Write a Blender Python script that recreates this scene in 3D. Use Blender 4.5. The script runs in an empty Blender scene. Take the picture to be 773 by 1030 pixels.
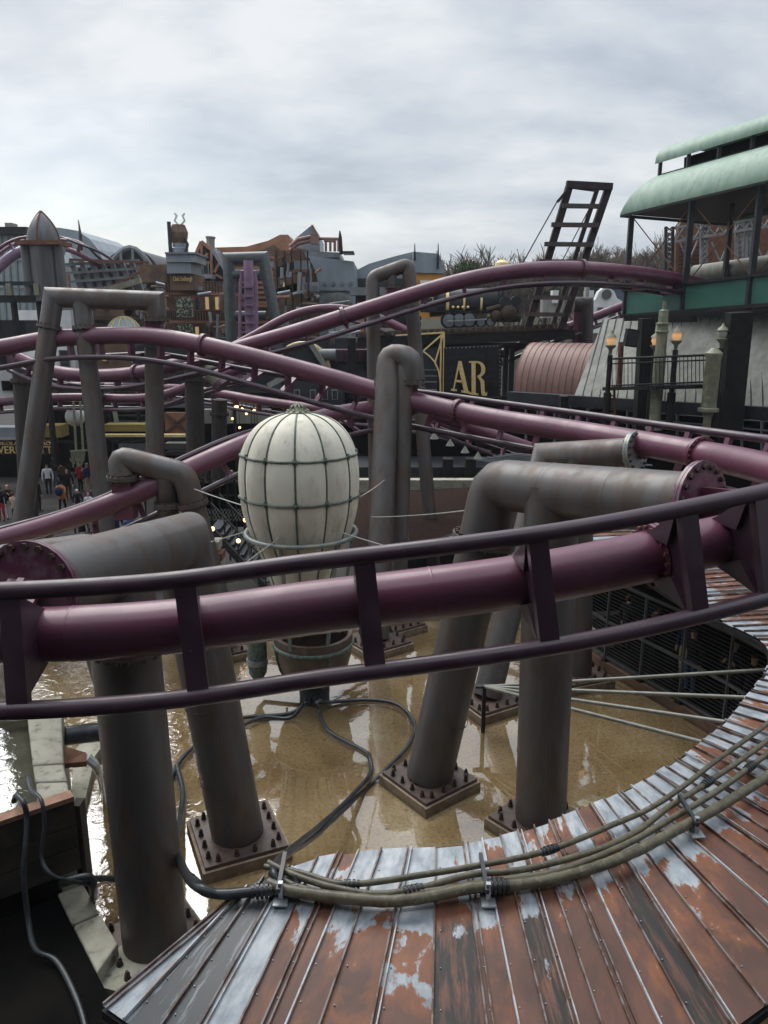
import bpy, bmesh, math, random
from mathutils import Vector, Matrix, Quaternion, noise
random.seed(7)
R = math.radians
# ---------------------------------------------------------------- camera, sky, sun
scn = bpy.context.scene
PITCH = R(14.0); FPX = 774.0; CX, CY = 386.5, 515.0; CAMH = 9.5
cam_d = bpy.data.cameras.new('camera'); cam = bpy.data.objects.new('camera', cam_d)
scn.collection.objects.link(cam); scn.camera = cam
cam.location = (0, 0, CAMH); cam.rotation_euler = (R(90) - PITCH, 0, 0)
cam_d.sensor_fit = 'VERTICAL'; cam_d.sensor_height = 36.0; cam_d.lens = 36.0 * FPX / 1030.0
cam_d.clip_start = 0.1; cam_d.clip_end = 3000
scn.view_settings.view_transform = 'Standard'; scn.view_settings.look = 'None'
scn.view_settings.gamma = 1.0; scn.view_settings.exposure = 1.0
scn.view_settings.use_curve_mapping = False
try:
    scn.cycles.max_bounces = 6; scn.cycles.diffuse_bounces = 3; scn.cycles.glossy_bounces = 3
    scn.cycles.transparent_max_bounces = 6; scn.cycles.caustics_reflective = False
except Exception: pass

SUN_EL, SUN_AZ = R(52), R(-35)       # azimuth clockwise from +Y: high ahead, a little left
world = bpy.data.worlds.new('World'); scn.world = world; world.use_nodes = True
nt = world.node_tree; nt.nodes.clear()
def N(t, k, **kw):
    n = t.nodes.new(k)
    for a, b in kw.items(): setattr(n, a, b)
    return n
def L(t, a, b): t.links.new(a, b)
out = N(nt, 'ShaderNodeOutputWorld')
sky = N(nt, 'ShaderNodeTexSky', sky_type='NISHITA', sun_disc=False)
sky.sun_elevation = SUN_EL; sky.sun_rotation = SUN_AZ; sky.air_density = 1.2; sky.dust_density = 2.0
bg1 = N(nt, 'ShaderNodeBackground'); bg1.inputs[1].default_value = 0.10; L(nt, sky.outputs[0], bg1.inputs[0])
tc = N(nt, 'ShaderNodeTexCoord')
sep = N(nt, 'ShaderNodeSeparateXYZ'); L(nt, tc.outputs['Generated'], sep.inputs[0])
def M(t, op, a, b=None, c=None):
    n = N(t, 'ShaderNodeMath', operation=op)
    for i, v in enumerate((a, b, c)):
        if v is None: continue
        if hasattr(v, 'is_output'): L(t, v, n.inputs[i])
        else: n.inputs[i].default_value = v
    return n.outputs[0]
zz = M(nt, 'MAXIMUM', sep.outputs[2], 0.0); zd = M(nt, 'ADD', zz, 0.30)
cx = M(nt, 'DIVIDE', sep.outputs[0], zd); cy = M(nt, 'DIVIDE', sep.outputs[1], zd)
com = N(nt, 'ShaderNodeCombineXYZ'); L(nt, cx, com.inputs[0]); L(nt, cy, com.inputs[1])
def noise_n(t, vec, scale, detail=6, rough=0.55, dist=0.0):
    n = N(t, 'ShaderNodeTexNoise'); n.inputs['Scale'].default_value = scale
    n.inputs['Detail'].default_value = detail; n.inputs['Roughness'].default_value = rough
    n.inputs['Distortion'].default_value = dist
    if vec is not None: L(t, vec, n.inputs['Vector'])
    return n.outputs['Fac']
def ramp(t, fac, stops):
    n = N(t, 'ShaderNodeValToRGB'); e = n.color_ramp.elements
    while len(e) > 1: e.remove(e[-1])
    e[0].position = stops[0][0]; e[0].color = (*stops[0][1], 1)
    for p, c in stops[1:]:
        x = e.new(p); x.color = (*c, 1)
    L(t, fac, n.inputs[0]); return n.outputs[0]
mp = N(nt, 'ShaderNodeMapping'); mp.inputs['Scale'].default_value = (0.9, 1.25, 1); mp.inputs['Rotation'].default_value = (0, 0, R(12))
mp.inputs['Location'].default_value = (3.1, 1.7, 0)
L(nt, com.outputs[0], mp.inputs[0])
n1 = noise_n(nt, mp.outputs[0], 1.3, 9, 0.55, 0.3)
n2 = noise_n(nt, mp.outputs[0], 4.2, 8, 0.6, 0.2)
nn = M(nt, 'ADD', M(nt, 'MULTIPLY', n1, 0.74), M(nt, 'MULTIPLY', n2, 0.26))
ccol = ramp(nt, nn, [(0.37, (.245, .272, .31)), (0.44, (.305, .333, .37)), (0.50, (.36, .382, .41)), (0.54, (.40, .417, .435)), (0.61, (.475, .485, .495))])
bg2 = N(nt, 'ShaderNodeBackground'); L(nt, ccol, bg2.inputs[0])
zen = N(nt, 'ShaderNodeMapRange'); zen.clamp = True; zen.interpolation_type = 'SMOOTHSTEP'      # an overcast sky is about twice as bright overhead
zen.inputs[1].default_value = 0.33; zen.inputs[2].default_value = 0.95; zen.inputs[3].default_value = 0.88; zen.inputs[4].default_value = 2.1
L(nt, sep.outputs[2], zen.inputs[0]); L(nt, zen.outputs[0], bg2.inputs[1])
# thin blue gap low on the left
low = N(nt, 'ShaderNodeMapRange'); low.clamp = True
low.inputs[1].default_value = 0.05; low.inputs[2].default_value = 0.26; low.inputs[3].default_value = 1.0; low.inputs[4].default_value = 0.0
L(nt, sep.outputs[2], low.inputs[0])
lft = N(nt, 'ShaderNodeMapRange'); lft.clamp = True
lft.inputs[1].default_value = 0.05; lft.inputs[2].default_value = -0.35; lft.inputs[3].default_value = 0.0; lft.inputs[4].default_value = 1.0
L(nt, sep.outputs[0], lft.inputs[0])
gap = M(nt, 'MULTIPLY', M(nt, 'MULTIPLY', low.outputs[0], lft.outputs[0]), 0.35)
cov = M(nt, 'SUBTRACT', 0.93, gap)
mx = N(nt, 'ShaderNodeMixShader'); L(nt, cov, mx.inputs[0]); L(nt, bg1.outputs[0], mx.inputs[1]); L(nt, bg2.outputs[0], mx.inputs[2])
L(nt, mx.outputs[0], out.inputs[0])
sd = bpy.data.lights.new('sun', 'SUN'); sd.energy = 1.5; sd.angle = R(50); sd.color = (1.0, 0.97, 0.93)
so = bpy.data.objects.new('sun', sd); scn.collection.objects.link(so)
dirv = Vector((math.sin(SUN_AZ) * math.cos(SUN_EL), math.cos(SUN_AZ) * math.cos(SUN_EL), math.sin(SUN_EL)))
so.rotation_euler = dirv.to_track_quat('Z', 'Y').to_euler()

# ---------------------------------------------------------------- measuring helpers (metres)
cs, sn = math.cos(PITCH), math.sin(PITCH)
def P(px, py, d):
    r = (px - CX) / FPX * d; u = -(py - CY) / FPX * d
    return Vector((r, d * cs + u * sn, CAMH - d * sn + u * cs))
def G(px, py, z=0.0):
    v = P(px, py, 1) - Vector((0, 0, CAMH)); t = (z - CAMH) / v.z
    return Vector((0, 0, CAMH)) + v * t
def W(px, py, Y):
    v = P(px, py, 1) - Vector((0, 0, CAMH)); t = Y / v.y
    return Vector((0, 0, CAMH)) + v * t
def proj(p):
    v = Vector(p) - Vector((0, 0, CAMH)); d = v.y * cs - v.z * sn; u = v.y * sn + v.z * cs
    return (CX + v.x / d * FPX, CY - u / d * FPX)
def catmull(pts, n):
    dim = len(pts[0]); res = []
    m = len(pts)
    for i in range(m - 1):
        p0 = pts[max(i - 1, 0)]; p1 = pts[i]; p2 = pts[i + 1]; p3 = pts[min(i + 2, m - 1)]
        for k in range(n):
            t = k / n; t2 = t * t; t3 = t2 * t
            res.append(tuple(0.5 * (2 * p1[j] + (-p0[j] + p2[j]) * t + (2 * p0[j] - 5 * p1[j] + 4 * p2[j] - p3[j]) * t2 + (-p0[j] + 3 * p1[j] - 3 * p2[j] + p3[j]) * t3) for j in range(dim)))
    res.append(tuple(pts[-1])); return res
def resample(pts, step):
    """even spacing by xyz arc length, other columns carried along"""
    acc = [0.0]
    for a, b in zip(pts, pts[1:]): acc.append(acc[-1] + (Vector(b[:3]) - Vector(a[:3])).length)
    n = max(2, int(acc[-1] / step)); outp = []; j = 0
    for k in range(n + 1):
        s = acc[-1] * k / n
        while j < len(acc) - 2 and acc[j + 1] < s: j += 1
        f = (s - acc[j]) / max(1e-9, acc[j + 1] - acc[j])
        outp.append(tuple(pts[j][q] + (pts[j + 1][q] - pts[j][q]) * f for q in range(len(pts[0]))))
    return outp
def smooth_pts(pts, it=6):
    for _ in range(it):
        q = [pts[0]]
        for i in range(1, len(pts) - 1):
            q.append(tuple((pts[i-1][k] + 2 * pts[i][k] + pts[i+1][k]) / 4 for k in range(len(pts[0]))))
        q.append(pts[-1]); pts = q
    return pts

def fillet(pts, r, n=4):
    pts = [Vector(p) for p in pts]; res = [pts[0]]
    for i in range(1, len(pts) - 1):
        a, b, c = pts[i - 1], pts[i], pts[i + 1]; q = min(r, (a - b).length * .45, (c - b).length * .45)
        s_, e_ = b + (a - b).normalized() * q, b + (c - b).normalized() * q
        for k in range(n + 1):
            t = k / n; res.append(s_ * (1 - t) ** 2 + b * 2 * t * (1 - t) + e_ * t * t)
    res.append(pts[-1]); return res
# ---------------------------------------------------------------- mesh builder
def perp(d):
    d = d.normalized(); a = Vector((0, 0, 1)) if abs(d.z) < 0.9 else Vector((1, 0, 0))
    u = a.cross(d).normalized(); return u, d.cross(u).normalized()
ORI = {}
def vis(o): return ORI.get(o.name, Vector((0, 0, 0)))
class MB:
    def __init__(s): s.v = []; s.f = []; s.uv = None; s.mi = []; s.cm = 0
    def face(s, idx): s.f.append(tuple(idx)); s.mi.append(s.cm)
    def add(s, vs, fs):
        o = len(s.v); s.v += [Vector(x) for x in vs]
        for f in fs: s.face([o + i for i in f])
        return o
    def hexa(s, p):   # 8 pts: bottom 4 ccw, top 4 ccw
        s.add(p, [(3,2,1,0),(4,5,6,7),(0,1,5,4),(1,2,6,5),(2,3,7,6),(3,0,4,7)]); return s
    def box(s, c, sz, rot=None):
        c = Vector(c); x, y, z = (q / 2 for q in sz)
        vs = [Vector(q) for q in ((-x,-y,-z),(x,-y,-z),(x,y,-z),(-x,y,-z),(-x,-y,z),(x,-y,z),(x,y,z),(-x,y,z))]
        if rot is not None:
            m = rot if isinstance(rot, (Quaternion, Matrix)) else Matrix.Rotation(rot, 3, 'Z')
            vs = [m @ v for v in vs]
        return s.hexa([c + v for v in vs])
    def bar(s, a, b, w, h, up=(0, 0, 1), ext=0.0):
        a = Vector(a); b = Vector(b); d = (b - a).normalized(); a = a - d * ext; b = b + d * ext
        up = Vector(up); x = d.cross(up)
        if x.length < 1e-3: x = d.cross(Vector((0, 1, 0)))
        x.normalize(); y = x.cross(d).normalized(); x = x * (w / 2); y = y * (h / 2)
        return s.hexa([a - x - y, a + x - y, b + x - y, b - x - y, a - x + y, a + x + y, b + x + y, b - x + y])
    def tube(s, pts, r, seg=16, caps=True):
        pts = [Vector(p[:3]) for p in pts]; n = len(pts)
        rr = r if isinstance(r, (list, tuple)) else [r] * n
        ds = [(pts[i + 1] - pts[i]).normalized() for i in range(n - 1)]
        u, v = perp(ds[0]); rings = []; o = len(s.v)
        for i in range(n):
            if i > 0 and i < n - 1:
                d0, d1 = ds[i - 1], ds[i]; nn_ = (d0 + d1)
                nn_ = nn_.normalized() if nn_.length > 1e-6 else d0
                den = max(0.2, d0.dot(nn_))
                for k in range(seg):
                    a = 2 * math.pi * k / seg; w = (u * math.cos(a) + v * math.sin(a)) * rr[i]
                    s.v.append(pts[i] + w - d0 * (w.dot(nn_) / den))
                q = d0.rotation_difference(d1); u = q @ u; v = q @ v
            else:
                for k in range(seg):
                    a = 2 * math.pi * k / seg; s.v.append(pts[i] + (u * math.cos(a) + v * math.sin(a)) * rr[i])
        for i in range(n - 1):
            for k in range(seg):
                a = o + i * seg + k; b = o + i * seg + (k + 1) % seg
                s.face((a, b, b + seg, a + seg))
        if caps:
            s.face([o + k for k in range(seg)][::-1]); s.face([o + (n - 1) * seg + k for k in range(seg)])
        return s
    def cyl(s, c, d, r, h, seg=12):
        c = Vector(c); d = Vector(d).normalized(); return s.tube([c - d * h / 2, c + d * h / 2], r, seg)
    def lathe(s, c, prof, seg=24, axis=None, fn=None, caps=True):
        c = Vector(c); o = len(s.v)
        z = Vector(axis).normalized() if axis is not None else Vector((0, 0, 1)); u, v = (Vector((1,0,0)), Vector((0,1,0))) if axis is None else perp(z)
        for (r, h) in prof:
            for k in range(seg):
                a = 2 * math.pi * k / seg; q = r * (fn(a, r, h) if fn else 1)
                s.v.append(c + (u * math.cos(a) + v * math.sin(a)) * q + z * h)
        for i in range(len(prof) - 1):
            for k in range(seg):
                a = o + i * seg + k; b = o + i * seg + (k + 1) % seg
                s.face((a, b, b + seg, a + seg))
        if caps:
            s.face([o + k for k in range(seg)][::-1]); s.face([o + (len(prof) - 1) * seg + k for k in range(seg)])
        return s
    def prism(s, poly, ext):
        poly = [Vector(p) for p in poly]; ext = Vector(ext); n = len(poly); o = len(s.v)
        s.v += poly + [p + ext for p in poly]
        s.face([o + i for i in range(n)]); s.face([o + n + i for i in range(n)][::-1])
        for i in range(n): s.face((o + i, o + n + i, o + n + (i + 1) % n, o + (i + 1) % n))
        return s
    def sphere(s, c, r, seg=12, rings=8, sq=(1, 1, 1)):
        c = Vector(c); o = len(s.v)
        for i in range(rings + 1):
            t = math.pi * i / rings
            for k in range(seg):
                a = 2 * math.pi * k / seg
                s.v.append(c + Vector((r * sq[0] * math.sin(t) * math.cos(a), r * sq[1] * math.sin(t) * math.sin(a), r * sq[2] * math.cos(t))))
        for i in range(rings):
            for k in range(seg):
                a = o + i * seg + k; b = o + i * seg + (k + 1) % seg; s.face((a, a + seg, b + seg, b))
        return s
    def build(s, name, m, parent=None, at=None, ang=40, smooth=True):
        if parent is not None: org = vis(parent)
        elif at is not None: org = Vector(at)
        else:
            xs = [v.x for v in s.v]; ys = [v.y for v in s.v]; zs = [v.z for v in s.v]
            org = Vector(((min(xs) + max(xs)) / 2, (min(ys) + max(ys)) / 2, min(zs)))
        me = bpy.data.meshes.new(name); me.from_pydata([v - org for v in s.v], [], s.f)
        ms = m if isinstance(m, (list, tuple)) else [m]
        for q in ms: me.materials.append(q)
        if len(ms) > 1: me.polygons.foreach_set('material_index', s.mi)
        bm = bmesh.new(); bm.from_mesh(me)
        bmesh.ops.remove_doubles(bm, verts=bm.verts, dist=1e-5) if s.uv is None else None
        bmesh.ops.recalc_face_normals(bm, faces=bm.faces); bm.to_mesh(me); bm.free()
        if s.uv:
            for nm, fn in s.uv.items():
                l = me.uv_layers.new(name=nm)
                for pi, p in enumerate(me.polygons):
                    for li in p.loop_indices: l.data[li].uv = fn[me.loops[li].vertex_index]
        if smooth:
            me.polygons.foreach_set('use_smooth', [True] * len(me.polygons)); me.set_sharp_from_angle(angle=R(ang))
        o = bpy.data.objects.new(name, me); scn.collection.objects.link(o)
        if parent is not None: o.parent = parent; ORI[o.name] = org
        else: o.location = org; ORI[o.name] = org
        return o
def tag(o, label=None, cat=None, group=None, kind=None):
    if label: o['label'] = label
    if cat: o['category'] = cat
    if group: o['group'] = group
    if kind: o['kind'] = kind
    return o
def thing(name, label, cat, loc, group=None):
    o = bpy.data.objects.new(name, None); scn.collection.objects.link(o); o.empty_display_size = 0.2
    o.location = loc; ORI[o.name] = Vector(loc); return tag(o, label, cat, group)
def single(mb, name, m, label, cat, group=None, **k): return tag(mb.build(name, m, **k), label, cat, group)
def struct(mb, name, m, label, **k): return tag(mb.build(name, m, **k), label, None, None, 'structure')

# ---------------------------------------------------------------- materials
def mat(name, c1, c2=None, rough=0.6, metal=0.0, scale=2.0, stretch=(1, 1, 1), lo=.42, hi=.6, bump=0.0, bscale=30, coat=0.0, c3=None, s3=9.0, lo3=.55, hi3=.66, emit=None, es=1.0, rvar=0.0):
    m = bpy.data.materials.new(name); m.use_nodes = True; t = m.node_tree
    b = t.nodes['Principled BSDF']; b.inputs['Roughness'].default_value = rough; b.inputs['Metallic'].default_value = metal
    b.inputs['Coat Weight'].default_value = coat; b.inputs['Coat Roughness'].default_value = 0.12
    b.inputs['Base Color'].default_value = (*c1, 1)
    tcn = N(t, 'ShaderNodeTexCoord'); mpn = N(t, 'ShaderNodeMapping'); mpn.inputs['Scale'].default_value = stretch
    L(t, tcn.outputs['Object'], mpn.inputs[0])
    if c2 is not None:
        f = noise_n(t, mpn.outputs[0], scale, 7, 0.6)
        col = ramp(t, f, [(lo, c1), (hi, c2)])
        if c3 is not None:
            f3 = noise_n(t, mpn.outputs[0], s3, 6, 0.65)
            fr = ramp(t, f3, [(lo3, (0, 0, 0)), (hi3, (1, 1, 1))])
            mixn = N(t, 'ShaderNodeMix', data_type='RGBA'); L(t, fr, mixn.inputs[0]); L(t, col, mixn.inputs[6]); mixn.inputs[7].default_value = (*c3, 1)
            col = mixn.outputs[2]
        L(t, col, b.inputs['Base Color'])
        if rvar:
            mr = N(t, 'ShaderNodeMapRange'); L(t, f, mr.inputs[0]); mr.inputs[1].default_value = lo; mr.inputs[2].default_value = hi
            mr.inputs[3].default_value = rough; mr.inputs[4].default_value = min(1, rough + rvar); L(t, mr.outputs[0], b.inputs['Roughness'])
    if bump:
        fb = noise_n(t, tcn.outputs['Object'], bscale, 5, 0.6)
        bn = N(t, 'ShaderNodeBump'); bn.inputs['Strength'].default_value = bump; bn.inputs['Distance'].default_value = 0.02
        L(t, fb, bn.inputs['Height']); L(t, bn.outputs[0], b.inputs['Normal'])
    if emit:
        b.inputs['Emission Color'].default_value = (*emit, 1); b.inputs['Emission Strength'].default_value = es
    return m
X = {}
X['purple'] = mat('purple_paint', (.120, .032, .060), (.094, .025, .049), rough=.36, scale=.9, coat=.25, c3=(.15, .075, .085), s3=5, lo3=.60, hi3=.80, rvar=.18, bump=.05, bscale=25)
X['purple_dark'] = mat('dark_purple_paint', (.032, .013, .025), (.043, .020, .032), rough=.36, scale=2.2, coat=.25, rvar=.2, c3=(.09, .065, .075), s3=9, lo3=.66, hi3=.76)
X['lilac'] = mat('lilac_paint', (.24, .16, .24), (.19, .11, .19), rough=.35, scale=1.5, coat=.3)
X['flange'] = mat('flange_paint', (.09, .02, .05), (.13, .08, .09), rough=.35, scale=6, coat=.3)
X['steel'] = mat('weathered_steel', (.095, .091, .090), (.078, .060, .051), rough=.40, scale=1.3, stretch=(1.6, 1.6, .5), metal=.2, c3=(.135, .078, .050), s3=1.9, lo3=.54, hi3=.80, bump=.12, bscale=60, rvar=.15)
X['steel_dk'] = mat('dark_weathered_steel', (.055, .050, .048), (.040, .030, .028), rough=.45, scale=1.6, stretch=(3, 3, .4), metal=.15, c3=(.06, .035, .028), s3=2.5, bump=.12, bscale=60, rvar=.15)
X['bolt'] = mat('dark_bolt_steel', (.035, .028, .026), (.07, .035, .022), rough=.5, scale=20, metal=.3)
X['rbolt'] = mat('rusty_purple_bolt', (.06, .02, .03), (.15, .06, .03), rough=.5, scale=25)
X['plate'] = mat('brown_steel_plate', (.060, .042, .036), (.095, .060, .045), rough=.5, scale=5, bump=.15, c3=(.04, .03, .028))
X['concrete'] = mat('damp_concrete', (.40, .39, .32), (.31, .30, .24), rough=.8, scale=2.5, bump=.5, bscale=12, c3=(.11, .10, .075), s3=5, lo3=.56, hi3=.72)
X['footing'] = mat('stained_footing_concrete', (.28, .22, .16), (.19, .14, .10), rough=.75, scale=4, bump=.4, bscale=25, c3=(.30, .26, .2), s3=6)
X['black'] = mat('black_steel', (.012, .012, .013), (.020, .019, .019), rough=.5, scale=3)
X['void'] = mat('painted_dark_interior', (.006, .006, .006), (.010, .009, .008), rough=.8, scale=1)  # near-black colour stands in for shade inside openings and under roofs
X['dkgrey'] = mat('dark_grey_paint', (.035, .040, .045), (.025, .028, .032), rough=.45, scale=2)
X['grey'] = mat('grey_paint', (.17, .19, .205), (.13, .145, .155), rough=.5, scale=1.5)
X['zinc'] = mat('zinc_sheet', (.25, .29, .325), (.195, .23, .26), rough=.45, metal=.2, scale=.6, stretch=(1, 1, .3))
X['galv'] = mat('galvanised_steel', (.42, .45, .47), (.30, .33, .35), rough=.35, metal=.5, scale=12)
X['rail_silver'] = mat('worn_rail', (.30, .27, .30), (.18, .13, .17), rough=.25, metal=.5, scale=1.5, coat=.2)
X['balloon'] = mat('cream_balloon_skin', (.68, .65, .55), (.58, .55, .46), rough=.6, scale=1.1, stretch=(1.5, 1.5, .5), c3=(.33, .31, .22), s3=2.6, lo3=.52, hi3=.80, bump=.08, bscale=15)
X['verdigris'] = mat('verdigris_metal', (.055, .075, .065), (.11, .15, .12), rough=.55, scale=9, metal=.2)
X['ring'] = mat('grey_blue_metal', (.17, .20, .22), (.26, .27, .22), rough=.4, scale=5, metal=.3)
X['bronze'] = mat('brown_patina_bowl', (.10, .072, .058), (.065, .045, .036), rough=.5, scale=2.5, c3=(.16, .17, .12), s3=4, lo3=.6, hi3=.75, metal=.2)
X['hose'] = mat('olive_hose', (.115, .105, .066), (.07, .062, .04), rough=.42, scale=6, c3=(.17, .16, .11), s3=14)
X['hose_blk'] = mat('black_hose', (.018, .022, .026), (.035, .04, .045), rough=.32, scale=6)
X['rust'] = mat('brown_rust', (.13, .065, .045), (.18, .095, .06), rough=.7, scale=3, bump=.2)
X['copper'] = mat('faded_copper_sheet', (.215, .115, .095), (.17, .088, .07), rough=.5, scale=1.2)
X['orange'] = mat('orange_brown_cladding', (.36, .185, .115), (.27, .14, .085), rough=.6, scale=1)
X['brick'] = mat('brown_facade', (.17, .108, .075), (.10, .07, .052), rough=.7, scale=.9, c3=(.17, .10, .05), s3=2, lo3=.58, hi3=.7)
X['wood'] = mat('dark_wood', (.045, .032, .024), (.075, .055, .042), rough=.7, scale=3, stretch=(1, 1, 6))
X['gold'] = mat('gold_paint', (.80, .62, .30), (.68, .50, .20), rough=.4, scale=8)
X['ochre'] = mat('ochre_facade', (.50, .25, .055), (.44, .21, .045), rough=.7, scale=2)
X['white'] = mat('white_render', (.66, .67, .66), (.55, .56, .56), rough=.7, scale=1)
X['patina'] = mat('green_patina_roof', (.165, .265, .205), (.215, .315, .25), rough=.55, scale=1.6, stretch=(1.5, 1.5, .5), c3=(.13, .20, .15), s3=3.0, lo3=.50, hi3=.72)
X['green'] = mat('dark_green_panel', (.022, .105, .075), (.030, .125, .09), rough=.4, scale=1)
X['cladding'] = mat('grey_weathered_boards', (.30, .305, .275), (.235, .235, .21), rough=.75, scale=.8, stretch=(4, 4, .4), c3=(.17, .17, .155), s3=2, lo3=.55, hi3=.75)
X['olive'] = mat('olive_metal', (.20, .205, .14), (.14, .145, .10), rough=.5, scale=3, c3=(.27, .265, .19), s3=4)
X['ground'] = mat('dark_paving', (.062, .058, .056), (.045, .042, .040), rough=.8, scale=.5, bump=.3, bscale=4)
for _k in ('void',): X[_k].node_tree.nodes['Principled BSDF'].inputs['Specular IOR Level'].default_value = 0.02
X['skin'] = mat('skin', (.48, .30, .22), rough=.6)
X['lamp'] = mat('lit_lamp_glass', (.9, .6, .3), rough=.4, emit=(1.0, .45, .14), es=.18)
X['warm'] = mat('warm_bulb', (.9, .7, .4), rough=.4, emit=(1.0, .62, .25), es=1.6)
X['winlit'] = mat('lit_window', (.2, .13, .07), rough=.4, emit=(1.0, .7, .35), es=.16)
X['glass'] = mat('dark_glass', (.03, .035, .04), rough=.08)
X['rope'] = mat('steel_cable', (.45, .45, .43), rough=.4, metal=.4)
# ================================================================ the setting: ground, pond, sky is the world
g = MB(); g.add([(-1500, -200, 0), (1500, -200, 0), (1500, 2500, 0), (-1500, 2500, 0)], [(0, 1, 2, 3)])
struct(g, 'ground', X['ground'], 'dark paved ground around the pond', smooth=False)
# sandy pond bed
def pond_mats():
    m = bpy.data.materials.new('sandy_pond_bed'); m.use_nodes = True; t = m.node_tree; b = t.nodes['Principled BSDF']
    tcn = N(t, 'ShaderNodeTexCoord'); o = tcn.outputs['Object']
    f1 = noise_n(t, o, .35, 6, .6, .3); c = ramp(t, f1, [(.36, (.31, .21, .10)), (.47, (.47, .335, .175)), (.54, (.53, .395, .22)), (.64, (.66, .53, .34))])
    f2 = noise_n(t, o, 14, 4, .7); c2 = ramp(t, f2, [(.30, (.45, .40, .34)), (.5, (1, 1, 1)), (.68, (1.25, 1.2, 1.1))])
    mm = N(t, 'ShaderNodeMix', data_type='RGBA', blend_type='MULTIPLY'); mm.inputs[0].default_value = .8
    L(t, c, mm.inputs[6]); L(t, c2, mm.inputs[7])
    f3 = noise_n(t, o, 5.5, 3, .5); c3 = ramp(t, f3, [(.66, (1, 1, 1)), (.74, (.35, .3, .22))])
    m2 = N(t, 'ShaderNodeMix', data_type='RGBA', blend_type='MULTIPLY'); m2.inputs[0].default_value = .8
    L(t, mm.outputs[2], m2.inputs[6]); L(t, c3, m2.inputs[7])
    L(t, m2.outputs[2], b.inputs['Base Color']); b.inputs['Roughness'].default_value = .85
    w = bpy.data.materials.new('pond_water'); w.use_nodes = True; t = w.node_tree; t.nodes.clear()
    o_ = N(t, 'ShaderNodeOutputMaterial'); tr = N(t, 'ShaderNodeBsdfTransparent'); tr.inputs[0].default_value = (.98, .96, .90, 1)
    gl = N(t, 'ShaderNodeBsdfGlossy'); gl.inputs['Roughness'].default_value = .015
    df = N(t, 'ShaderNodeBsdfDiffuse'); df.inputs[0].default_value = (.33, .28, .17, 1)
    fr = N(t, 'ShaderNodeFresnel'); fr.inputs[0].default_value = 1.62
    tcn = N(t, 'ShaderNodeTexCoord'); ge = N(t, 'ShaderNodeNewGeometry'); sx = N(t, 'ShaderNodeSeparateXYZ'); L(t, ge.outputs['Position'], sx.inputs[0])
    mr = N(t, 'ShaderNodeMapRange'); mr.clamp = True; L(t, sx.outputs[0], mr.inputs[0])
    mr.inputs[1].default_value = -2.9; mr.inputs[2].default_value = -4.6; mr.inputs[3].default_value = .012; mr.inputs[4].default_value = .13
    fn = noise_n(t, tcn.outputs['Object'], 4.2, 4, .5, .8); f2 = noise_n(t, tcn.outputs['Object'], .9, 3, .5, .3)
    hh = M(t, 'ADD', M(t, 'MULTIPLY', fn, mr.outputs[0]), M(t, 'MULTIPLY', f2, .03))
    bp = N(t, 'ShaderNodeBump'); bp.inputs['Strength'].default_value = .5; bp.inputs['Distance'].default_value = .16
    L(t, hh, bp.inputs['Height']); L(t, bp.outputs[0], gl.inputs['Normal']); L(t, bp.outputs[0], fr.inputs['Normal'])
    a = N(t, 'ShaderNodeMixShader'); a.inputs[0].default_value = .04; L(t, tr.outputs[0], a.inputs[1]); L(t, df.outputs[0], a.inputs[2])
    mxx = N(t, 'ShaderNodeMixShader'); L(t, M(t, 'MINIMUM', M(t, 'MULTIPLY', fr.outputs[0], 2.9), .9), mxx.inputs[0]); L(t, a.outputs[0], mxx.inputs[1]); L(t, gl.outputs[0], mxx.inputs[2])
    L(t, mxx.outputs[0], o_.inputs[0])
    return m, w
X['bed'], X['water'] = pond_mats()
pond_poly = [(-16, 8.5), (-5.0, 8.0), (-3.0, 5.5), (3, 5.0), (8.5, 9), (9.0, 14), (7.6, 17), (6.2, 20.6), (5.6, 23.5), (-16, 23.5)]
g = MB(); g.add([(x, y, .012) for x, y in pond_poly], [tuple(range(len(pond_poly)))])
struct(g, 'pond_bed', X['bed'], 'sandy bed of the shallow pond', smooth=False)
g = MB(); g.add([(x, y, .10) for x, y in pond_poly], [tuple(range(len(pond_poly)))])
struct(g, 'water', X['water'], 'shallow brown water of the pond', smooth=False)
def wall_line(pts, h, t, name, m, label, cat='wall', z0=0):
    mb = MB()
    for a, b in zip(pts, pts[1:]): mb.bar((a[0], a[1], z0 + h / 2), (b[0], b[1], z0 + h / 2), t, h, ext=t / 2 - .01)
    return single(mb, name, m, label, cat, smooth=False)
wall_line([(6.5, 20.8), (5.7, 23.6), (-7, 23.7), (-16, 23.7)], .45, .3, 'pond_kerb', X['concrete'], 'low damp concrete kerb along the far side of the pond', 'kerb')

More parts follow.
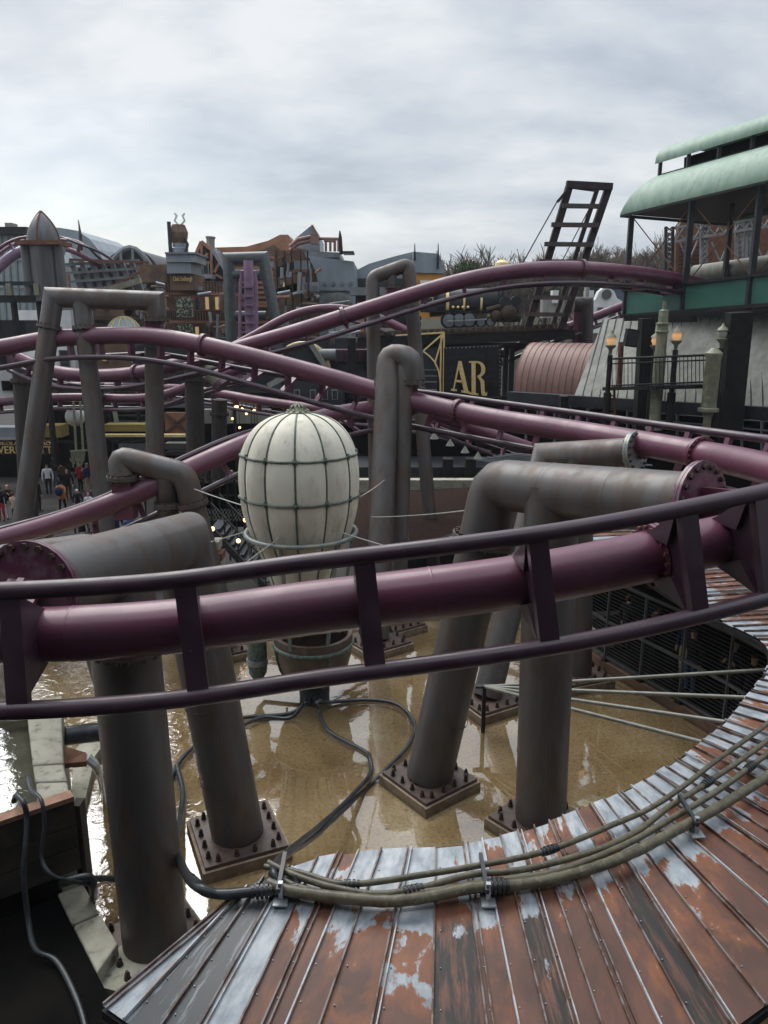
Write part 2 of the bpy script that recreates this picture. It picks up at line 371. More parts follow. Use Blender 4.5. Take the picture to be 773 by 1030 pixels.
# ================================================================ coaster tracks
def make_track(name, label, keys, rs, rr, off, half, step=1.25, ties_px=None, flanges=(), group='purple roller coaster tracks', mats=None, near=False, rows=.3, sm=8, cone=None):
    mp_, mr_ = mats or (X['purple'], X['purple_dark'])
    raw = [tuple(P(k[0], k[1], k[2])) + (R(k[3]),) for k in keys]
    pts = smooth_pts(resample(catmull(raw, 12), rows), sm)
    c = [Vector(p[:3]) for p in pts]; n = len(c); fr = []
    for i in range(n):
        t = (c[min(i + 1, n - 1)] - c[max(i - 1, 0)]).normalized()
        left = Vector((0, 0, 1)).cross(t).normalized(); up = t.cross(left).normalized()
        ph = pts[i][3]; nn = -up * math.cos(ph) + left * math.sin(ph); u = t.cross(nn).normalized()
        if u.z < 0 and abs(math.sin(ph)) > .3: u = -u
        fr.append((t, nn, u))
    # keep u continuous
    for i in range(1, n):
        if fr[i][2].dot(fr[i-1][2]) < 0: fr[i] = (fr[i][0], fr[i][1], -fr[i][2])
    T = thing(name, label, 'coaster track', c[n // 2], group)
    MB().tube(c, rs, 28 if near else 14).build('spine', mp_, T)
    if near:
        for i in range(8, n, 26):
            t = fr[i][0]; w_ = MB(); w_.tube([c[i] - t * .014, c[i], c[i] + t * .014], [rs + .001, rs + .006, rs + .001], 28, caps=False); w_.build('weld_seam', mp_, T)
    ra = [c[i] + fr[i][1] * off + fr[i][2] * half for i in range(n)]; rb = [c[i] + fr[i][1] * off - fr[i][2] * half for i in range(n)]
    MB().tube(ra, rr, 16 if near else 8).build('rail', mr_, T); MB().tube(rb, rr, 16 if near else 8).build('rail', mr_, T)
    idx = []
    if ties_px:
        for (px, lo, hi) in ties_px:
            best = min((i for i in range(n) if lo <= i / n <= hi), key=lambda i: abs(proj(ra[i] if fr[i][2].z >= 0 else rb[i])[0] - px))
            idx.append(best)
    if step:
        k = max(1, int(round(step / rows))); a0 = 2
        for i in range(a0, n - 2, k):
            if ties_px and i / n > ties_px[0][1]: break
            idx.append(i)
    for i in idx:
        t, nn, u = fr[i]; mb = MB(); cc = c[i]; w = .21 if near and ties_px and i / n > ties_px[0][1] else .15
        A = cc + nn * off + u * half; B = cc + nn * off - u * half
        mb.bar(A - u * rr * .5, B + u * rr * .5, w, .10, up=nn)
        q = half * .93
        poly = [cc + nn * (off - .03) + u * q - t * .03, cc + nn * (off - .03) - u * q - t * .03, cc - u * rs * .97 + nn * .05 - t * .03, cc + u * rs * .97 + nn * .05 - t * .03]
        if not near or w < .2:
            q = half * .28; poly = [cc + nn * (off - .03) + u * q - t * .05, cc + nn * (off - .03) - u * q - t * .05, cc - u * .14 + nn * rs * .8 - t * .05, cc + u * .14 + nn * rs * .8 - t * .05]
            mb.prism(poly, t * .10)
        else:
            mb.prism(poly, t * .06)
            for sgn in (1, -1):   # gusset collar
                mb.prism([cc + u * sgn * rs * .9, cc + u * sgn * (rs + .05) + nn * .2, cc + nn * (off - .05) + u * sgn * half * .95, cc + nn * off * .6 + u * sgn * rs * .6], t * .10)
        mb.build('tie', mp_ if w < .2 else mr_, T, smooth=False)
    for px, lo, hi in flanges:
        cand = [i for i in range(1, n - 1) if lo <= i / n <= hi]
        i = min(cand, key=lambda i: abs(proj(c[i])[0] - px)); t = fr[i][0]
        f = MB(); f.tube([c[i] - t * .055, c[i] - t * .006], rs * 1.28, 28); f.tube([c[i] + t * .006, c[i] + t * .055], rs * 1.28, 28)
        fo = f.build('flange', X['flange'] if not near else mp_, T)
        u, v = perp(t); nb = 18
        b = MB()
        for k in range(nb):
            a = 2 * math.pi * k / nb; p = c[i] + (u * math.cos(a) + v * math.sin(a)) * rs * 1.15
            b.cyl(p, t, rs * .075, .19, 6)
        b.build('bolt_ring', X['rbolt'], fo)
    return T, c, fr

FT, FC, FF = make_track('coaster_track', 'thick purple coaster track sweeping across the whole foreground and curving back at the right', [
    (-170, 372, 27.5, 0), (-60, 357, 27.6, 0), (0, 350, 27.6, 0), (50, 341, 27.4, 0), (100, 338, 27, 0), (150, 338, 26.5, 5), (200, 346, 26, 5), (250, 358, 25.6, 12),
    (330, 379, 25, 32), (410, 402, 24.3, 60), (490, 420, 22.8, 72), (560, 431, 21, 72), (630, 443, 18.9, 72), (700, 456, 16.8, 74), (750, 466, 15.1, 76), (800, 480, 13.4, 82),
    (830, 496, 11.9, 92), (822, 515, 10.6, 99), (783, 529, 9.75, 102), (735, 541, 9.35, 101), (650, 560, 9.0, 100), (540, 582, 8.75, 100), (400, 601, 8.6, 100), (297, 613, 8.5, 100), (200, 628, 8.4, 100), (100, 636, 8.3, 100), (0, 640, 8.3, 100), (-120, 640, 8.4, 100), (-260, 632, 8.8, 100)],
    .30, .093, .70, .60, step=1.25, near=True, rows=.15, sm=14,
    ties_px=[(768, .70, 1), (690, .72, 1), (541, .72, 1), (371, .75, 1), (180, .78, 1), (6, .8, 1), (-190, .8, 1)],
    flanges=[(206, 0, .4), (-40, 0, .3), (460, 0, .5), (706, .3, .62), (655, .72, .9)])
# bracket plates on the near spine where the big beam meets it are built with the supports

make_track('coaster_track', 'purple coaster track rising from lower left behind the rusty elbow to behind the balloon', [
    (-80, 566, 22, 60), (0, 543, 21.8, 60), (60, 526, 21.4, 60), (125, 502, 21.2, 58), (190, 472, 21.8, 55), (250, 445, 23, 50), (300, 427, 25.5, 40), (350, 414, 28.5, 25), (400, 409, 30.5, 15), (440, 417, 31.5, 10), (500, 440, 32, 10), (560, 460, 32, 10)],
    .29, .09, .62, .58, step=1.5)
make_track('coaster_track', 'long purple coaster track crossing the picture upwards from left to right behind the portal', [
    (18, 360, 33, 0), (45, 372, 33, 0), (75, 377, 32.5, 0), (105, 378, 32, 0), (140, 375, 31, 0), (200, 362, 29.5, 0), (250, 347, 28.5, 0), (300, 333, 28, 0), (350, 317, 28, 0), (400, 301, 28, 0), (450, 286, 28, 0), (500, 275, 28, 0), (560, 270, 28, 0), (620, 273, 29, 0), (684, 282, 30.5, 0), (760, 300, 32, 0), (830, 322, 33, 0)],
    .28, .085, .52, .5, step=1.4, flanges=[(346, 0, 1), (587, 0, 1), (137, 0, 1)])
make_track('coaster_track', 'small distant purple coaster track running level below the hotel building', [
    (-60, 384, 48, 0), (60, 388, 47, 0), (165, 390, 46, 0), (215, 395, 44, 0), (262, 403, 42, 0), (320, 411, 40, 0), (380, 415, 38, 0), (440, 424, 37, 5), (500, 440, 36, 10)],
    .25, .09, .60, .5, step=1.8, sm=5)
make_track('coaster_track', 'short purple coaster track arching behind the crossing track in mid air', [
    (228, 352, 44, 0), (262, 334, 43, 0), (284, 321, 43, 0), (311, 312, 43, 0), (341, 310, 43, 0), (372, 317, 43, 0), (391, 324, 43, 0), (420, 338, 43, 0)],
    .24, .08, .55, .45, step=1.8, sm=4)
make_track('coaster_track', 'lilac coaster track arching over behind the pointed tower at far left', [
    (-30, 300, 44, 180), (0, 268, 44, 180), (18, 254, 44, 180), (36, 250, 44, 180), (64, 252, 44, 180)],
    .30, .09, .60, .5, step=1.6, mats=(X['lilac'], X['purple']), sm=3)
make_track('coaster_track', 'thin purple coaster track dropping to the right of the pointed tower', [
    (40, 246, 47, 180), (66, 250, 47, 180), (87, 259, 47, 180), (107, 272, 48, 180), (125, 286, 49, 180), (150, 310, 50, 180)],
    .16, .08, .60, .5, step=1.8, sm=3)
make_track('coaster_track', 'purple coaster track rising behind the ladder towards the green carriage', [
    (470, 372, 47, 0), (520, 349, 46.5, 0), (560, 333, 46, 0), (600, 318, 46, 0), (640, 303, 46, 0), (700, 286, 46, 0)],
    .26, .08, .55, .5, step=1.5, sm=3)
make_track('coaster_track', 'purple coaster track low behind the small distant one, crossing the crowd', [
    (-40, 408, 43, 0), (60, 400, 42, 0), (150, 400, 40, 0), (205, 383, 38, 0), (240, 372, 36, 0), (275, 358, 36, 0)],
    .24, .085, .55, .5, step=1.8, sm=4)

# ================================================================ supports
def ring_flange(T, c, d, r, R_, th=.10, nb=14, m=None, sep=False):
    c = Vector(c); d = Vector(d).normalized(); f = MB()
    f.tube([c - d * th, c - d * .004], R_, 28); f.tube([c + d * .004, c + d * th], R_, 28)
    fo = f.build('flange_ring', m or X['steel'], T)
    u, v = perp(d); b = MB()
    for k in range(nb):
        a = 2 * math.pi * k / nb; p = c + (u * math.cos(a) + v * math.sin(a)) * (r + R_) / 2
        b.cyl(p, d, .035 * r / .48 + .008, th * 2 + .10, 6)
    b.build('bolt_ring', X['bolt'], fo)
def base(T, c, rot, s=1.75, D=.95, nb=4, steel=None):
    """concrete pad, steel plate, bolts"""
    c = Vector((c.x, c.y, 0)); q = Matrix.Rotation(rot, 3, 'Z')
    b = MB(); b.box(c + Vector((0, 0, .11)), (s, s, .26), q); bb = b.build('footing', X['footing'], T, smooth=False)
    b = MB(); b.box(c + Vector((0, 0, .275)), (s * .93, s * .93, .07), q); pl = b.build('base_plate', X['plate'], T, smooth=False)
    for sx in (-1, 1):
        for k in range(nb):
            for ax in (0, 1):
                w = (k / (nb - 1) - .5) * s * .62; e = sx * s * .40
                o = Vector((w, e, 0)) if ax == 0 else Vector((e, w, 0))
                p = c + q @ o + Vector((0, 0, .31)); m = MB(); m.cyl(p + Vector((0, 0, .02)), (0, 0, 1), .050, .03, 12); m.cyl(p + Vector((0, 0, .115)), (0, 0, 1), .024, .06, 10)
                m.cyl(p + Vector((0, 0, .07)), (0, 0, 1), .040, .08, 6)
                m.build('bolt', X['bolt'], T)
def weld(T, a, b, r, n):
    d = (b - a).normalized()
    for k in range(1, n + 1):
        p = a.lerp(b, k / (n + 1)); w = MB(); w.tube([p - d * .02, p, p + d * .02], [r + .001, r + .008, r + .001], 32, caps=False); w.build('weld_seam', X['steel'], T)
def support(name, label, loc, group='rusty steel supports of the coaster'): return thing(name, label, 'coaster support', loc, group)
def at_px(a, b, px):
    lo, hi = 0.0, 1.0
    f = lambda t: proj(a.lerp(b, t))[0] - px
    s0 = f(0) > 0
    for _ in range(40):
        m = (lo + hi) / 2
        if (f(m) > 0) == s0: lo = m
        else: hi = m
    return a.lerp(b, (lo + hi) / 2)

# --- big front right support
b0 = G(432, 793); el = P(499, 487, 14.6); fl = P(703, 508, 11.3)
T = support('track_support', 'huge rusty elbow support at right with splayed leg carrying the foreground track', Vector((b0.x, b0.y, 0)))
MB().tube(fillet([fl, el, b0 + Vector((0, 0, .3))], .30, 3), .475, 40).build('beam', X['steel'], T)
p2 = at_px(el, fl, 556); b2 = G(543, 836)
MB().tube([p2 + Vector((0, 0, .1)), Vector((b2.x, b2.y, .3))], .475, 40).build('leg', X['steel'], T)
d = (b0 - el).normalized(); ring_flange(T, el + d * 1.12, d, .475, .62, .07, 22)
d = (fl - el).normalized(); ring_flange(T, fl + d * .02, d, .475, .66, .05, 20, X['flange'])
i = min(range(int(len(FC) * .5), len(FC)), key=lambda k: (FC[k] - fl).length); tgt = FC[i]
mb = MB(); dd = (tgt - fl); mb.bar(fl + Vector((0, 0, .12)), tgt + Vector((0, 0, .12)), .5, .05); mb.bar(fl, tgt, .07, .55); mb.bar(fl - Vector((0, 0, .22)), tgt - Vector((0, 0, .22)), .45, .05)
mb.build('bracket', X['purple'], T, smooth=False)
weld(T, el, b0, .475, 3); weld(T, el, fl, .475, 2); weld(T, p2, b2, .475, 3)
base(T, b0, R(38), 1.5); base(T, b2, R(42), 1.5)
# --- big front left support
el = Vector((-3.42, 12.5, 5.86)); fl = P(30, 596, 8.75); b0 = G(240, 851); b1 = G(158, 962)
T = support('track_support', 'huge rusty elbow support at lower left carrying the foreground track on two thick columns', Vector((b0.x, b0.y, 0)))
MB().tube([fl, el, b0 + Vector((0, 0, .3))], .475, 40).build('beam', X['steel'], T)
MB().tube([at_px(el, fl, 118) , Vector((b1.x, b1.y, .3))], .48, 40).build('leg', X['steel'], T)
d = (fl - el).normalized(); ring_flange(T, fl, d, .475, .60, .05, 20, X['flange'])
ring_flange(T, Vector((b1.x + .01, b1.y, 5.2)), (0, 0, 1), .475, .56, .05, 20)
i = min(range(int(len(FC) * .5), len(FC)), key=lambda k: (FC[k] - fl).length); tgt = FC[i]
mb = MB(); mb.bar(fl, tgt, .08, .5); mb.bar(fl + Vector((0, 0, .15)), tgt + Vector((0, 0, .15)), .45, .05); mb.build('bracket', X['purple'], T, smooth=False)
weld(T, el, b0, .475, 3); weld(T, el, fl, .475, 2); weld(T, at_px(el, fl, 118), b1, .48, 3)
base(T, b0, R(24), 1.6); base(T, b1, R(38), 1.5)
# --- left edge support behind
T = support('track_support', 'rusty horizontal pipe support entering at the left edge above the raised basin', G(14, 716))
a_, b_ = P(-120, 590, 11.5), P(76, 558, 14.6)
bb = G(128, 742); aa = G(12, 722)
MB().tube([a_, b_, Vector((bb.x, bb.y, .1))], .38, 28).build('beam', X['steel'], T)
MB().tube([at_px(a_, b_, 14), Vector((aa.x, aa.y, .1))], .38, 28).build('leg', X['steel'], T)
# --- second right support
a_, b_ = P(549, 459, 20.2), P(639, 455, 18.4); g1 = G(490, 711); g2 = G(581, 686)
T = support('track_support', 'middle sized rusty support behind the big right elbow with flanged stub to the track', Vector((g1.x, g1.y, 0)))
MB().tube([b_, a_, Vector((g1.x, g1.y, .3))], .36, 30).build('beam', X['steel'], T)
MB().tube([at_px(a_, b_, 583), Vector((g2.x, g2.y, .3))], .36, 28).build('leg', X['steel'], T)
d = (b_ - a_).normalized(); ring_flange(T, b_, d, .36, .50, .06, 16, X['ring'])
i = min(range(int(len(FC) * .6)), key=lambda k: (FC[k] - b_).length); tgt = FC[i]
mb = MB(); mb.bar(b_, tgt, .3, .5); mb.build('bracket', X['purple'], T, smooth=False)
base(T, g1, R(30), 1.5); base(T, g2, R(20), 1.4)
# --- elbow support left of the balloon
a0 = P(124, 480, 21.2); a_, b_ = P(121, 461, 21.2), P(186, 477, 21.3); g1 = G(232, 657); g2 = G(176, 640)
T = support('track_support', 'rusty goose neck support left of the balloon holding the rising track', Vector((g1.x, g1.y, 0)))
MB().tube(fillet([a0, a_, b_, Vector((g1.x, g1.y, .3))], .30), .34, 30).build('beam', X['steel'], T)
MB().tube([at_px(a_, b_, 167) - Vector((0, 0, .15)), Vector((g2.x, g2.y, .3))], .30, 24).build('leg', X['steel'], T)
ring_flange(T, a0, (0, 0, 1), .34, .44, .06, 14); d = (Vector((g1.x, g1.y, .3)) - b_).normalized(); ring_flange(T, b_ + d * .85, d, .34, .44, .06, 16)
ring_flange(T, at_px(a_, b_, 167) - Vector((0, 0, 1.0)), (0, 0, 1), .30, .38, .06, 14)
MB().box(a0 - Vector((0, 0, .62)), (.52, .46, 1.1)).build('post', X['purple'], T, smooth=False)
base(T, g1, R(30), 1.5); base(T, g2, R(30), 1.4)
# --- central column pair
g1 = G(379, 652); g2 = G(399, 634); t1 = P(391, 357, 24.2); t2 = P(414, 360, 24.0)
T = support('track_support', 'tall rusty twin column with short hooked top right of the balloon', Vector((g1.x, g1.y, 0)))
MB().tube(fillet([t2 - Vector((0, 0, .75)), t2, t1, Vector((g1.x, g1.y, .3))], .34), .37, 30).build('beam', X['steel'], T)
MB().tube([t1.lerp(t2, .7) - Vector((0, 0, .2)), Vector((g2.x, g2.y, .3))], .30, 26).build('leg', X['steel'], T)
ring_flange(T, t1 - Vector((0, 0, .82)), (0, 0, 1), .37, .46, .05, 14); ring_flange(T, t2 - Vector((0, 0, .75)), (0, 0, 1), .37, .45, .05, 12)
MB().box(t2 - Vector((.05, 0, 1.25)), (.5, .4, .95)).build('post', X['purple'], T, smooth=False)
base(T, g1, R(35), 1.6); base(T, g2, R(35), 1.4)
# --- portal behind it
c1, c2 = P(375, 279, 29), P(411, 266, 29); g1 = W(379, 574, 28.5); g2 = W(437, 574, 28.5); g1.z = g2.z = 0
T = support('track_support', 'slender rusty portal of two pipe legs astride the crossing track', Vector((g1.x, g1.y, 0)))
MB().tube(fillet([g1, c1, c2, g2], .22), .26, 26).build('frame', X['steel'], T)
sx_ = at_px(c1, c2, 394)
MB().tube([sx_, sx_ - Vector((0, 0, .55))], .2, 20).build('stub', X['steel'], T); ring_flange(T, sx_ - Vector((0, 0, .6)), (0, 0, 1), .2, .27, .04, 10)
MB().box(sx_ - Vector((-.03, 0, 1.05)), (.42, .4, .85)).build('post', X['purple'], T, smooth=False)
ring_flange(T, c1 - Vector((0, 0, .95)), (0, 0, 1), .26, .33, .04, 12); ring_flange(T, c2 - Vector((-.09, 0, .95)), (0, 0, 1), .26, .33, .04, 12)
# --- left portal
c1, c2 = P(54, 299, 27), P(157, 303, 27); g1 = W(13, 590, 26.5); g2 = W(113, 590, 26.5); g3 = W(158, 590, 26.6); g1.z = g2.z = g3.z = 0
T = support('track_support', 'wide rusty portal with three legs at the left, over the shopping crowd', Vector((g1.x, g1.y, 0)))
MB().tube([g1, c1, c2, c2 - Vector((0, 0, .62))], .34, 28).build('frame', X['steel'], T)
m_ = at_px(c1, c2, 82); MB().tube([m_ - Vector((0, 0, .1)), g2], .32, 26).build('leg', X['steel'], T)
for q, gg in ((c1, g1), (m_, g2)):
    d = (gg - q).normalized(); ring_flange(T, q + d * 1.05, d, .33, .42, .05, 14)
ring_flange(T, c2 - Vector((0, 0, .62)), (0, 0, 1), .34, .44, .05, 14)
MB().box(c2 - Vector((.1, 0, .95)), (.55, .45, .7)).build('post', X['purple'], T, smooth=False)
T = support('track_support', 'single rusty column standing under the left portal beam', g3)
c3 = P(155, 350, 27.2); MB().tube([g3, c3], .32, 26).build('leg', X['steel'], T); ring_flange(T, c3 - Vector((0, 0, .45)), (0, 0, 1), .32, .41, .05, 14)
def column(x0, y0, x1, Y, r, label, m='steel', top='cap'):
    gg = W(x1, 560, Y); gg.z = 0; t = W(x0, y0, Y); T = support('track_support', label, gg)
    MB().tube([gg, t], r, 20).build('leg', X[m], T); ring_flange(T, t - (t - gg).normalized() * .7, t - gg, r, r * 1.25, .05, 12, X[m])
column(195, 366, 201, 35, .42, 'grey column under the curving tracks beside the orange shutter', 'steel_dk')
column(221, 402, 222, 38, .38, 'shorter dark column left of the balloon top', 'steel_dk')
column(22, 368, 34, 36, .42, 'dark column leaning behind the left portal leg', 'steel_dk')
column(98, 385, 104, 41, .35, 'thin dark column behind the second leg of the left portal', 'steel_dk')
# leaning pale pipe with purple cap
T = support('track_support', 'pale leaning pipe with purple bolted end below the left tracks', P(226, 388, 33))
MB().tube([P(195, 356, 33), P(222, 385, 33)], .33, 20).build('pipe', X['olive'], T)
MB().tube([P(221, 384, 33), P(225, 388.5, 33)], .40, 20).build('flange', X['flange'], T)
# ================================================================ curved rusty roof in the foreground
def roof_mat():
    m = bpy.data.materials.new('rusting_sheet_roof'); m.use_nodes = True; t = m.node_tree; b = t.nodes['Principled BSDF']
    u1 = N(t, 'ShaderNodeUVMap', uv_map='tex'); u2 = N(t, 'ShaderNodeUVMap', uv_map='pan')
    s2 = N(t, 'ShaderNodeSeparateXYZ'); L(t, u2.outputs[0], s2.inputs[0]); rnd, v = s2.outputs[0], s2.outputs[1]
    def mapped(sc):
        q = N(t, 'ShaderNodeMapping'); q.inputs['Scale'].default_value = sc; L(t, u1.outputs[0], q.inputs[0]); return q.outputs[0]
    nA = noise_n(t, mapped((2.2, 1.1, 1)), 1.0, 8, .62, .4); nB = noise_n(t, mapped((7, 2.2, 1)), 1.0, 8, .65, .3)
    na = M(t, 'ADD', M(t, 'MULTIPLY', nA, .65), M(t, 'MULTIPLY', nB, .35))
    # how much zinc is left along the sheet: a lot at the pond edge, a patchy band past the hoses, little beyond
    bi = N(t, 'ShaderNodeValToRGB'); e = bi.color_ramp.elements; e[0].position = 0; e[0].color = (.60, .60, .60, 1); e[1].position = 1; e[1].color = (.33, .33, .33, 1)
    for p_, c_ in ((.22, .60), (.30, .54), (.335, .55), (.39, .53), (.43, .43), (.60, .40)):
        x = e.new(p_); x.color = (c_, c_, c_, 1)
    wob = M(t, 'ADD', v, M(t, 'MULTIPLY', M(t, 'SUBTRACT', rnd, .5), .10)); L(t, wob, bi.inputs[0])
    g_ = M(t, 'ADD', M(t, 'ADD', na, bi.outputs[0]), M(t, 'MULTIPLY', M(t, 'SUBTRACT', rnd, .5), .24))
    g_ = M(t, 'ADD', g_, M(t, 'MULTIPLY', M(t, 'GREATER_THAN', rnd, .95), .26))
    zk = N(t, 'ShaderNodeMapRange'); zk.clamp = True; L(t, g_, zk.inputs[0]); zk.inputs[1].default_value = 1.035; zk.inputs[2].default_value = 1.06
    near = N(t, 'ShaderNodeMapRange'); near.clamp = True; L(t, g_, near.inputs[0]); near.inputs[1].default_value = .93; near.inputs[2].default_value = 1.04
    nC = noise_n(t, mapped((1.3, .6, 1)), 1.6, 8, .6, .3); rust = ramp(t, nC, [(.30, (.068, .036, .028)), (.46, (.105, .048, .033)), (.60, (.140, .062, .040)), (.74, (.215, .095, .045))])
    om = N(t, 'ShaderNodeMix', data_type='RGBA'); L(t, M(t, 'MULTIPLY', near.outputs[0], .55), om.inputs[0]); L(t, rust, om.inputs[6]); om.inputs[7].default_value = (.30, .105, .032, 1)
    # sun-bleached streaks and tar
    nD = noise_n(t, mapped((14, 1.2, 1)), 1.0, 7, .7); tarf = M(t, 'MULTIPLY', M(t, 'GREATER_THAN', M(t, 'FRACT', M(t, 'MULTIPLY', rnd, 7.31)), .92), 1)
    tk = N(t, 'ShaderNodeMapRange'); tk.clamp = True; L(t, nD, tk.inputs[0]); tk.inputs[1].default_value = .40; tk.inputs[2].default_value = .52
    vk = N(t, 'ShaderNodeMapRange'); vk.clamp = True; L(t, v, vk.inputs[0]); vk.inputs[1].default_value = .33; vk.inputs[2].default_value = .38
    tm = N(t, 'ShaderNodeMix', data_type='RGBA'); L(t, M(t, 'MULTIPLY', M(t, 'MULTIPLY', tk.outputs[0], tarf), vk.outputs[0]), tm.inputs[0]); L(t, om.outputs[2], tm.inputs[6]); tm.inputs[7].default_value = (.022, .02, .018, 1)
    nE = noise_n(t, mapped((5, 2, 1)), 1.3, 6, .6); zc0 = ramp(t, nE, [(.36, (.20, .235, .265)), (.5, (.32, .36, .395)), (.64, (.45, .48, .50))])
    gm_ = N(t, 'ShaderNodeMix', data_type='RGBA'); L(t, M(t, 'MULTIPLY', M(t, 'GREATER_THAN', rnd, .98), M(t, 'MINIMUM', M(t, 'ADD', tk.outputs[0], .55), 1.0)), gm_.inputs[0]); L(t, zc0, gm_.inputs[6]); gm_.inputs[7].default_value = (.045, .052, .056, 1); zinc = gm_.outputs[2]
    zm = N(t, 'ShaderNodeMix', data_type='RGBA'); L(t, zk.outputs[0], zm.inputs[0]); L(t, tm.outputs[2], zm.inputs[6]); L(t, zinc, zm.inputs[7])
    L(t, zm.outputs[2], b.inputs['Base Color'])
    rg = N(t, 'ShaderNodeMapRange'); L(t, zk.outputs[0], rg.inputs[0]); rg.inputs[3].default_value = .55; rg.inputs[4].default_value = .42; L(t, rg.outputs[0], b.inputs['Roughness'])
    bp = N(t, 'ShaderNodeBump'); bp.inputs['Strength'].default_value = .35; bp.inputs['Distance'].default_value = .02
    hh = M(t, 'ADD', M(t, 'MULTIPLY', zk.outputs[0], .12), M(t, 'MULTIPLY', noise_n(t, mapped((9, 5, 1)), 1.2, 6, .6), .4)); L(t, hh, bp.inputs['Height']); L(t, bp.outputs[0], b.inputs['Normal'])
    return m
X['roof'] = roof_mat()
RZ = 3.2
inner = [(-1.66, 7.40), (-1.40, 7.66), (-.80, 8.02), (-.03, 8.16), (.98, 8.27), (1.92, 8.60), (2.75, 9.05), (3.66, 9.62), (4.5, 10.3), (5.3, 11.05), (6.2, 12.05), (6.95, 12.95), (7.45, 13.75), (7.62, 14.5), (7.30, 15.5), (6.85, 16.9), (6.5, 18.9), (6.1, 21.0), (5.6, 23.4)]
outer = [(-2.70, 6.03), (-2.12, 5.68), (-1.45, 5.40), (-.75, 5.18), (.95, 5.05), (2.05, 5.20), (3.25, 5.78), (5.0, 6.9), (6.2, 7.8), (7.5, 9.0), (8.9, 10.4), (9.9, 11.9), (10.6, 13.3), (10.9, 14.7), (10.7, 16.2), (10.3, 17.8), (9.9, 19.9), (9.5, 22.0), (9.0, 24.0)]
cnt = [2, 2, 3, 3, 4, 4, 4, 4, 4, 4, 4, 4, 3, 4, 6, 7, 7, 7]
edges = []
for i in range(len(inner) - 1):
    n = cnt[i]
    def cr(a, t):
        p0 = a[max(i - 1, 0)]; p1 = a[i]; p2 = a[i + 1]; p3 = a[min(i + 2, len(a) - 1)]
        return Vector([.5 * (2 * p1[j] + (-p0[j] + p2[j]) * t + (2 * p0[j] - 5 * p1[j] + 4 * p2[j] - p3[j]) * t * t + (-p0[j] + 3 * p1[j] - 3 * p2[j] + p3[j]) * t ** 3) for j in (0, 1)])
    for k in range(n): edges.append((cr(inner, k / n), cr(outer, k / n)))
edges.append((Vector(inner[-1]), Vector(outer[-1])))
T = thing('curved_roof', 'curved roof of rusting metal sheets with peeling zinc, sweeping round the pond in the foreground', 'roof', (1, 7, RZ))
mb = MB(); mb.uv = {'tex': [], 'pan': []}
seams = MB(); bright = MB(); rnd_ = random.Random(3)
for i in range(len(edges) - 1):
    (a0, a1), (b0, b1) = edges[i], edges[i + 1]; rv = rnd_.random() * .86 + .07
    if i < 4: rv = (.96, .99, .99, .96)[i]
    ou, ov = rnd_.random() * 60, rnd_.random() * 60; o = len(mb.v); nseg = 8; dz = rnd_.uniform(-.006, .006)
    Ln = (a1 - a0).length
    jag = rnd_.uniform(-.02, .03)
    for k in range(nseg + 1):
        f = k / nseg if k else jag * .5
        for q, (s0, s1) in enumerate(((a0, a1), (b0, b1))):
            p = s0.lerp(s1, f); mb.v.append(Vector((p.x, p.y, RZ + dz - .10 * f)))
            mb.uv['tex'].append((ou + q * .3, ov + f * Ln)); mb.uv['pan'].append((rv, f * Ln / 3.4))
    for k in range(nseg): mb.face((o + 2 * k, o + 2 * k + 1, o + 2 * k + 3, o + 2 * k + 2))
for i, (a0, a1) in enumerate(edges):
    A = Vector((a0.x, a0.y, RZ + .018)); B = Vector((a1.x, a1.y, RZ - .10 + .018)); d = (B - A).normalized()
    k = i % 5; (bright if k in (1,) else seams).bar(A, B, .018, .040)
    if k in (3,): 
        side = Vector((-d.y, d.x, 0)) * .05; bright.bar(A + side, B + side, .014, .03)
    if k == 0:
        side = Vector((-d.y, d.x, 0)) * .06; seams.bar(A + side, B + side, .016, .03)
mb.build('roof_sheet', X['roof'], T, smooth=False)
X['seam'] = mat('weathered_seam', (.085, .045, .032), (.20, .17, .16), rough=.5, scale=3.5, lo=.46, hi=.54)
X['seam2'] = mat('zinc_seam', (.42, .45, .48), (.30, .24, .20), rough=.4, scale=3, lo=.48, hi=.56)
seams.build('seam', X['seam'], T, smooth=False); bright.build('seam', X['seam2'], T, smooth=False)
# screws
sc = MB()
for i, (a0, a1) in enumerate(edges[:60]):
    for k in range(6):
        f = .12 + .15 * k; p = a0.lerp(a1, f); e = edges[i + 1][0].lerp(edges[i + 1][1], f); q = p.lerp(e, .16)
        sc.sphere((q.x, q.y, RZ - .10 * f + .006), .010, 6, 4)
sc.build('screws', X['galv'], T)
# fascia, underside and the posts below
fa = MB()
for i in range(len(edges) - 1):
    for s, dz in ((0, -.02), (1, -.12)):
        a, b = edges[i][s], edges[i + 1][s]
        fa.bar((a.x, a.y, RZ + dz - .07), (b.x, b.y, RZ + dz - .07), .04, .10, ext=.004)
fa.build('fascia', X['black'], T, smooth=False)
cu = MB()
for i in range(len(edges) - 1):
    (a0, a1), (b0, b1) = edges[i], edges[i + 1]; z = RZ - .13
    cu.add([(a0.x, a0.y, z), (b0.x, b0.y, z), (b1.x, b1.y, z - .1), (a1.x, a1.y, z - .1)], [(0, 1, 2, 3)])
cu.build('soffit', X['black'], T, smooth=False)
for i in range(3, len(edges), 7):
    a0, a1 = edges[i]; p = a0.lerp(a1, .92)
    MB().box((p.x, p.y, 1.5), (.14, .14, 3.0)).build('post', X['black'], T, smooth=False)

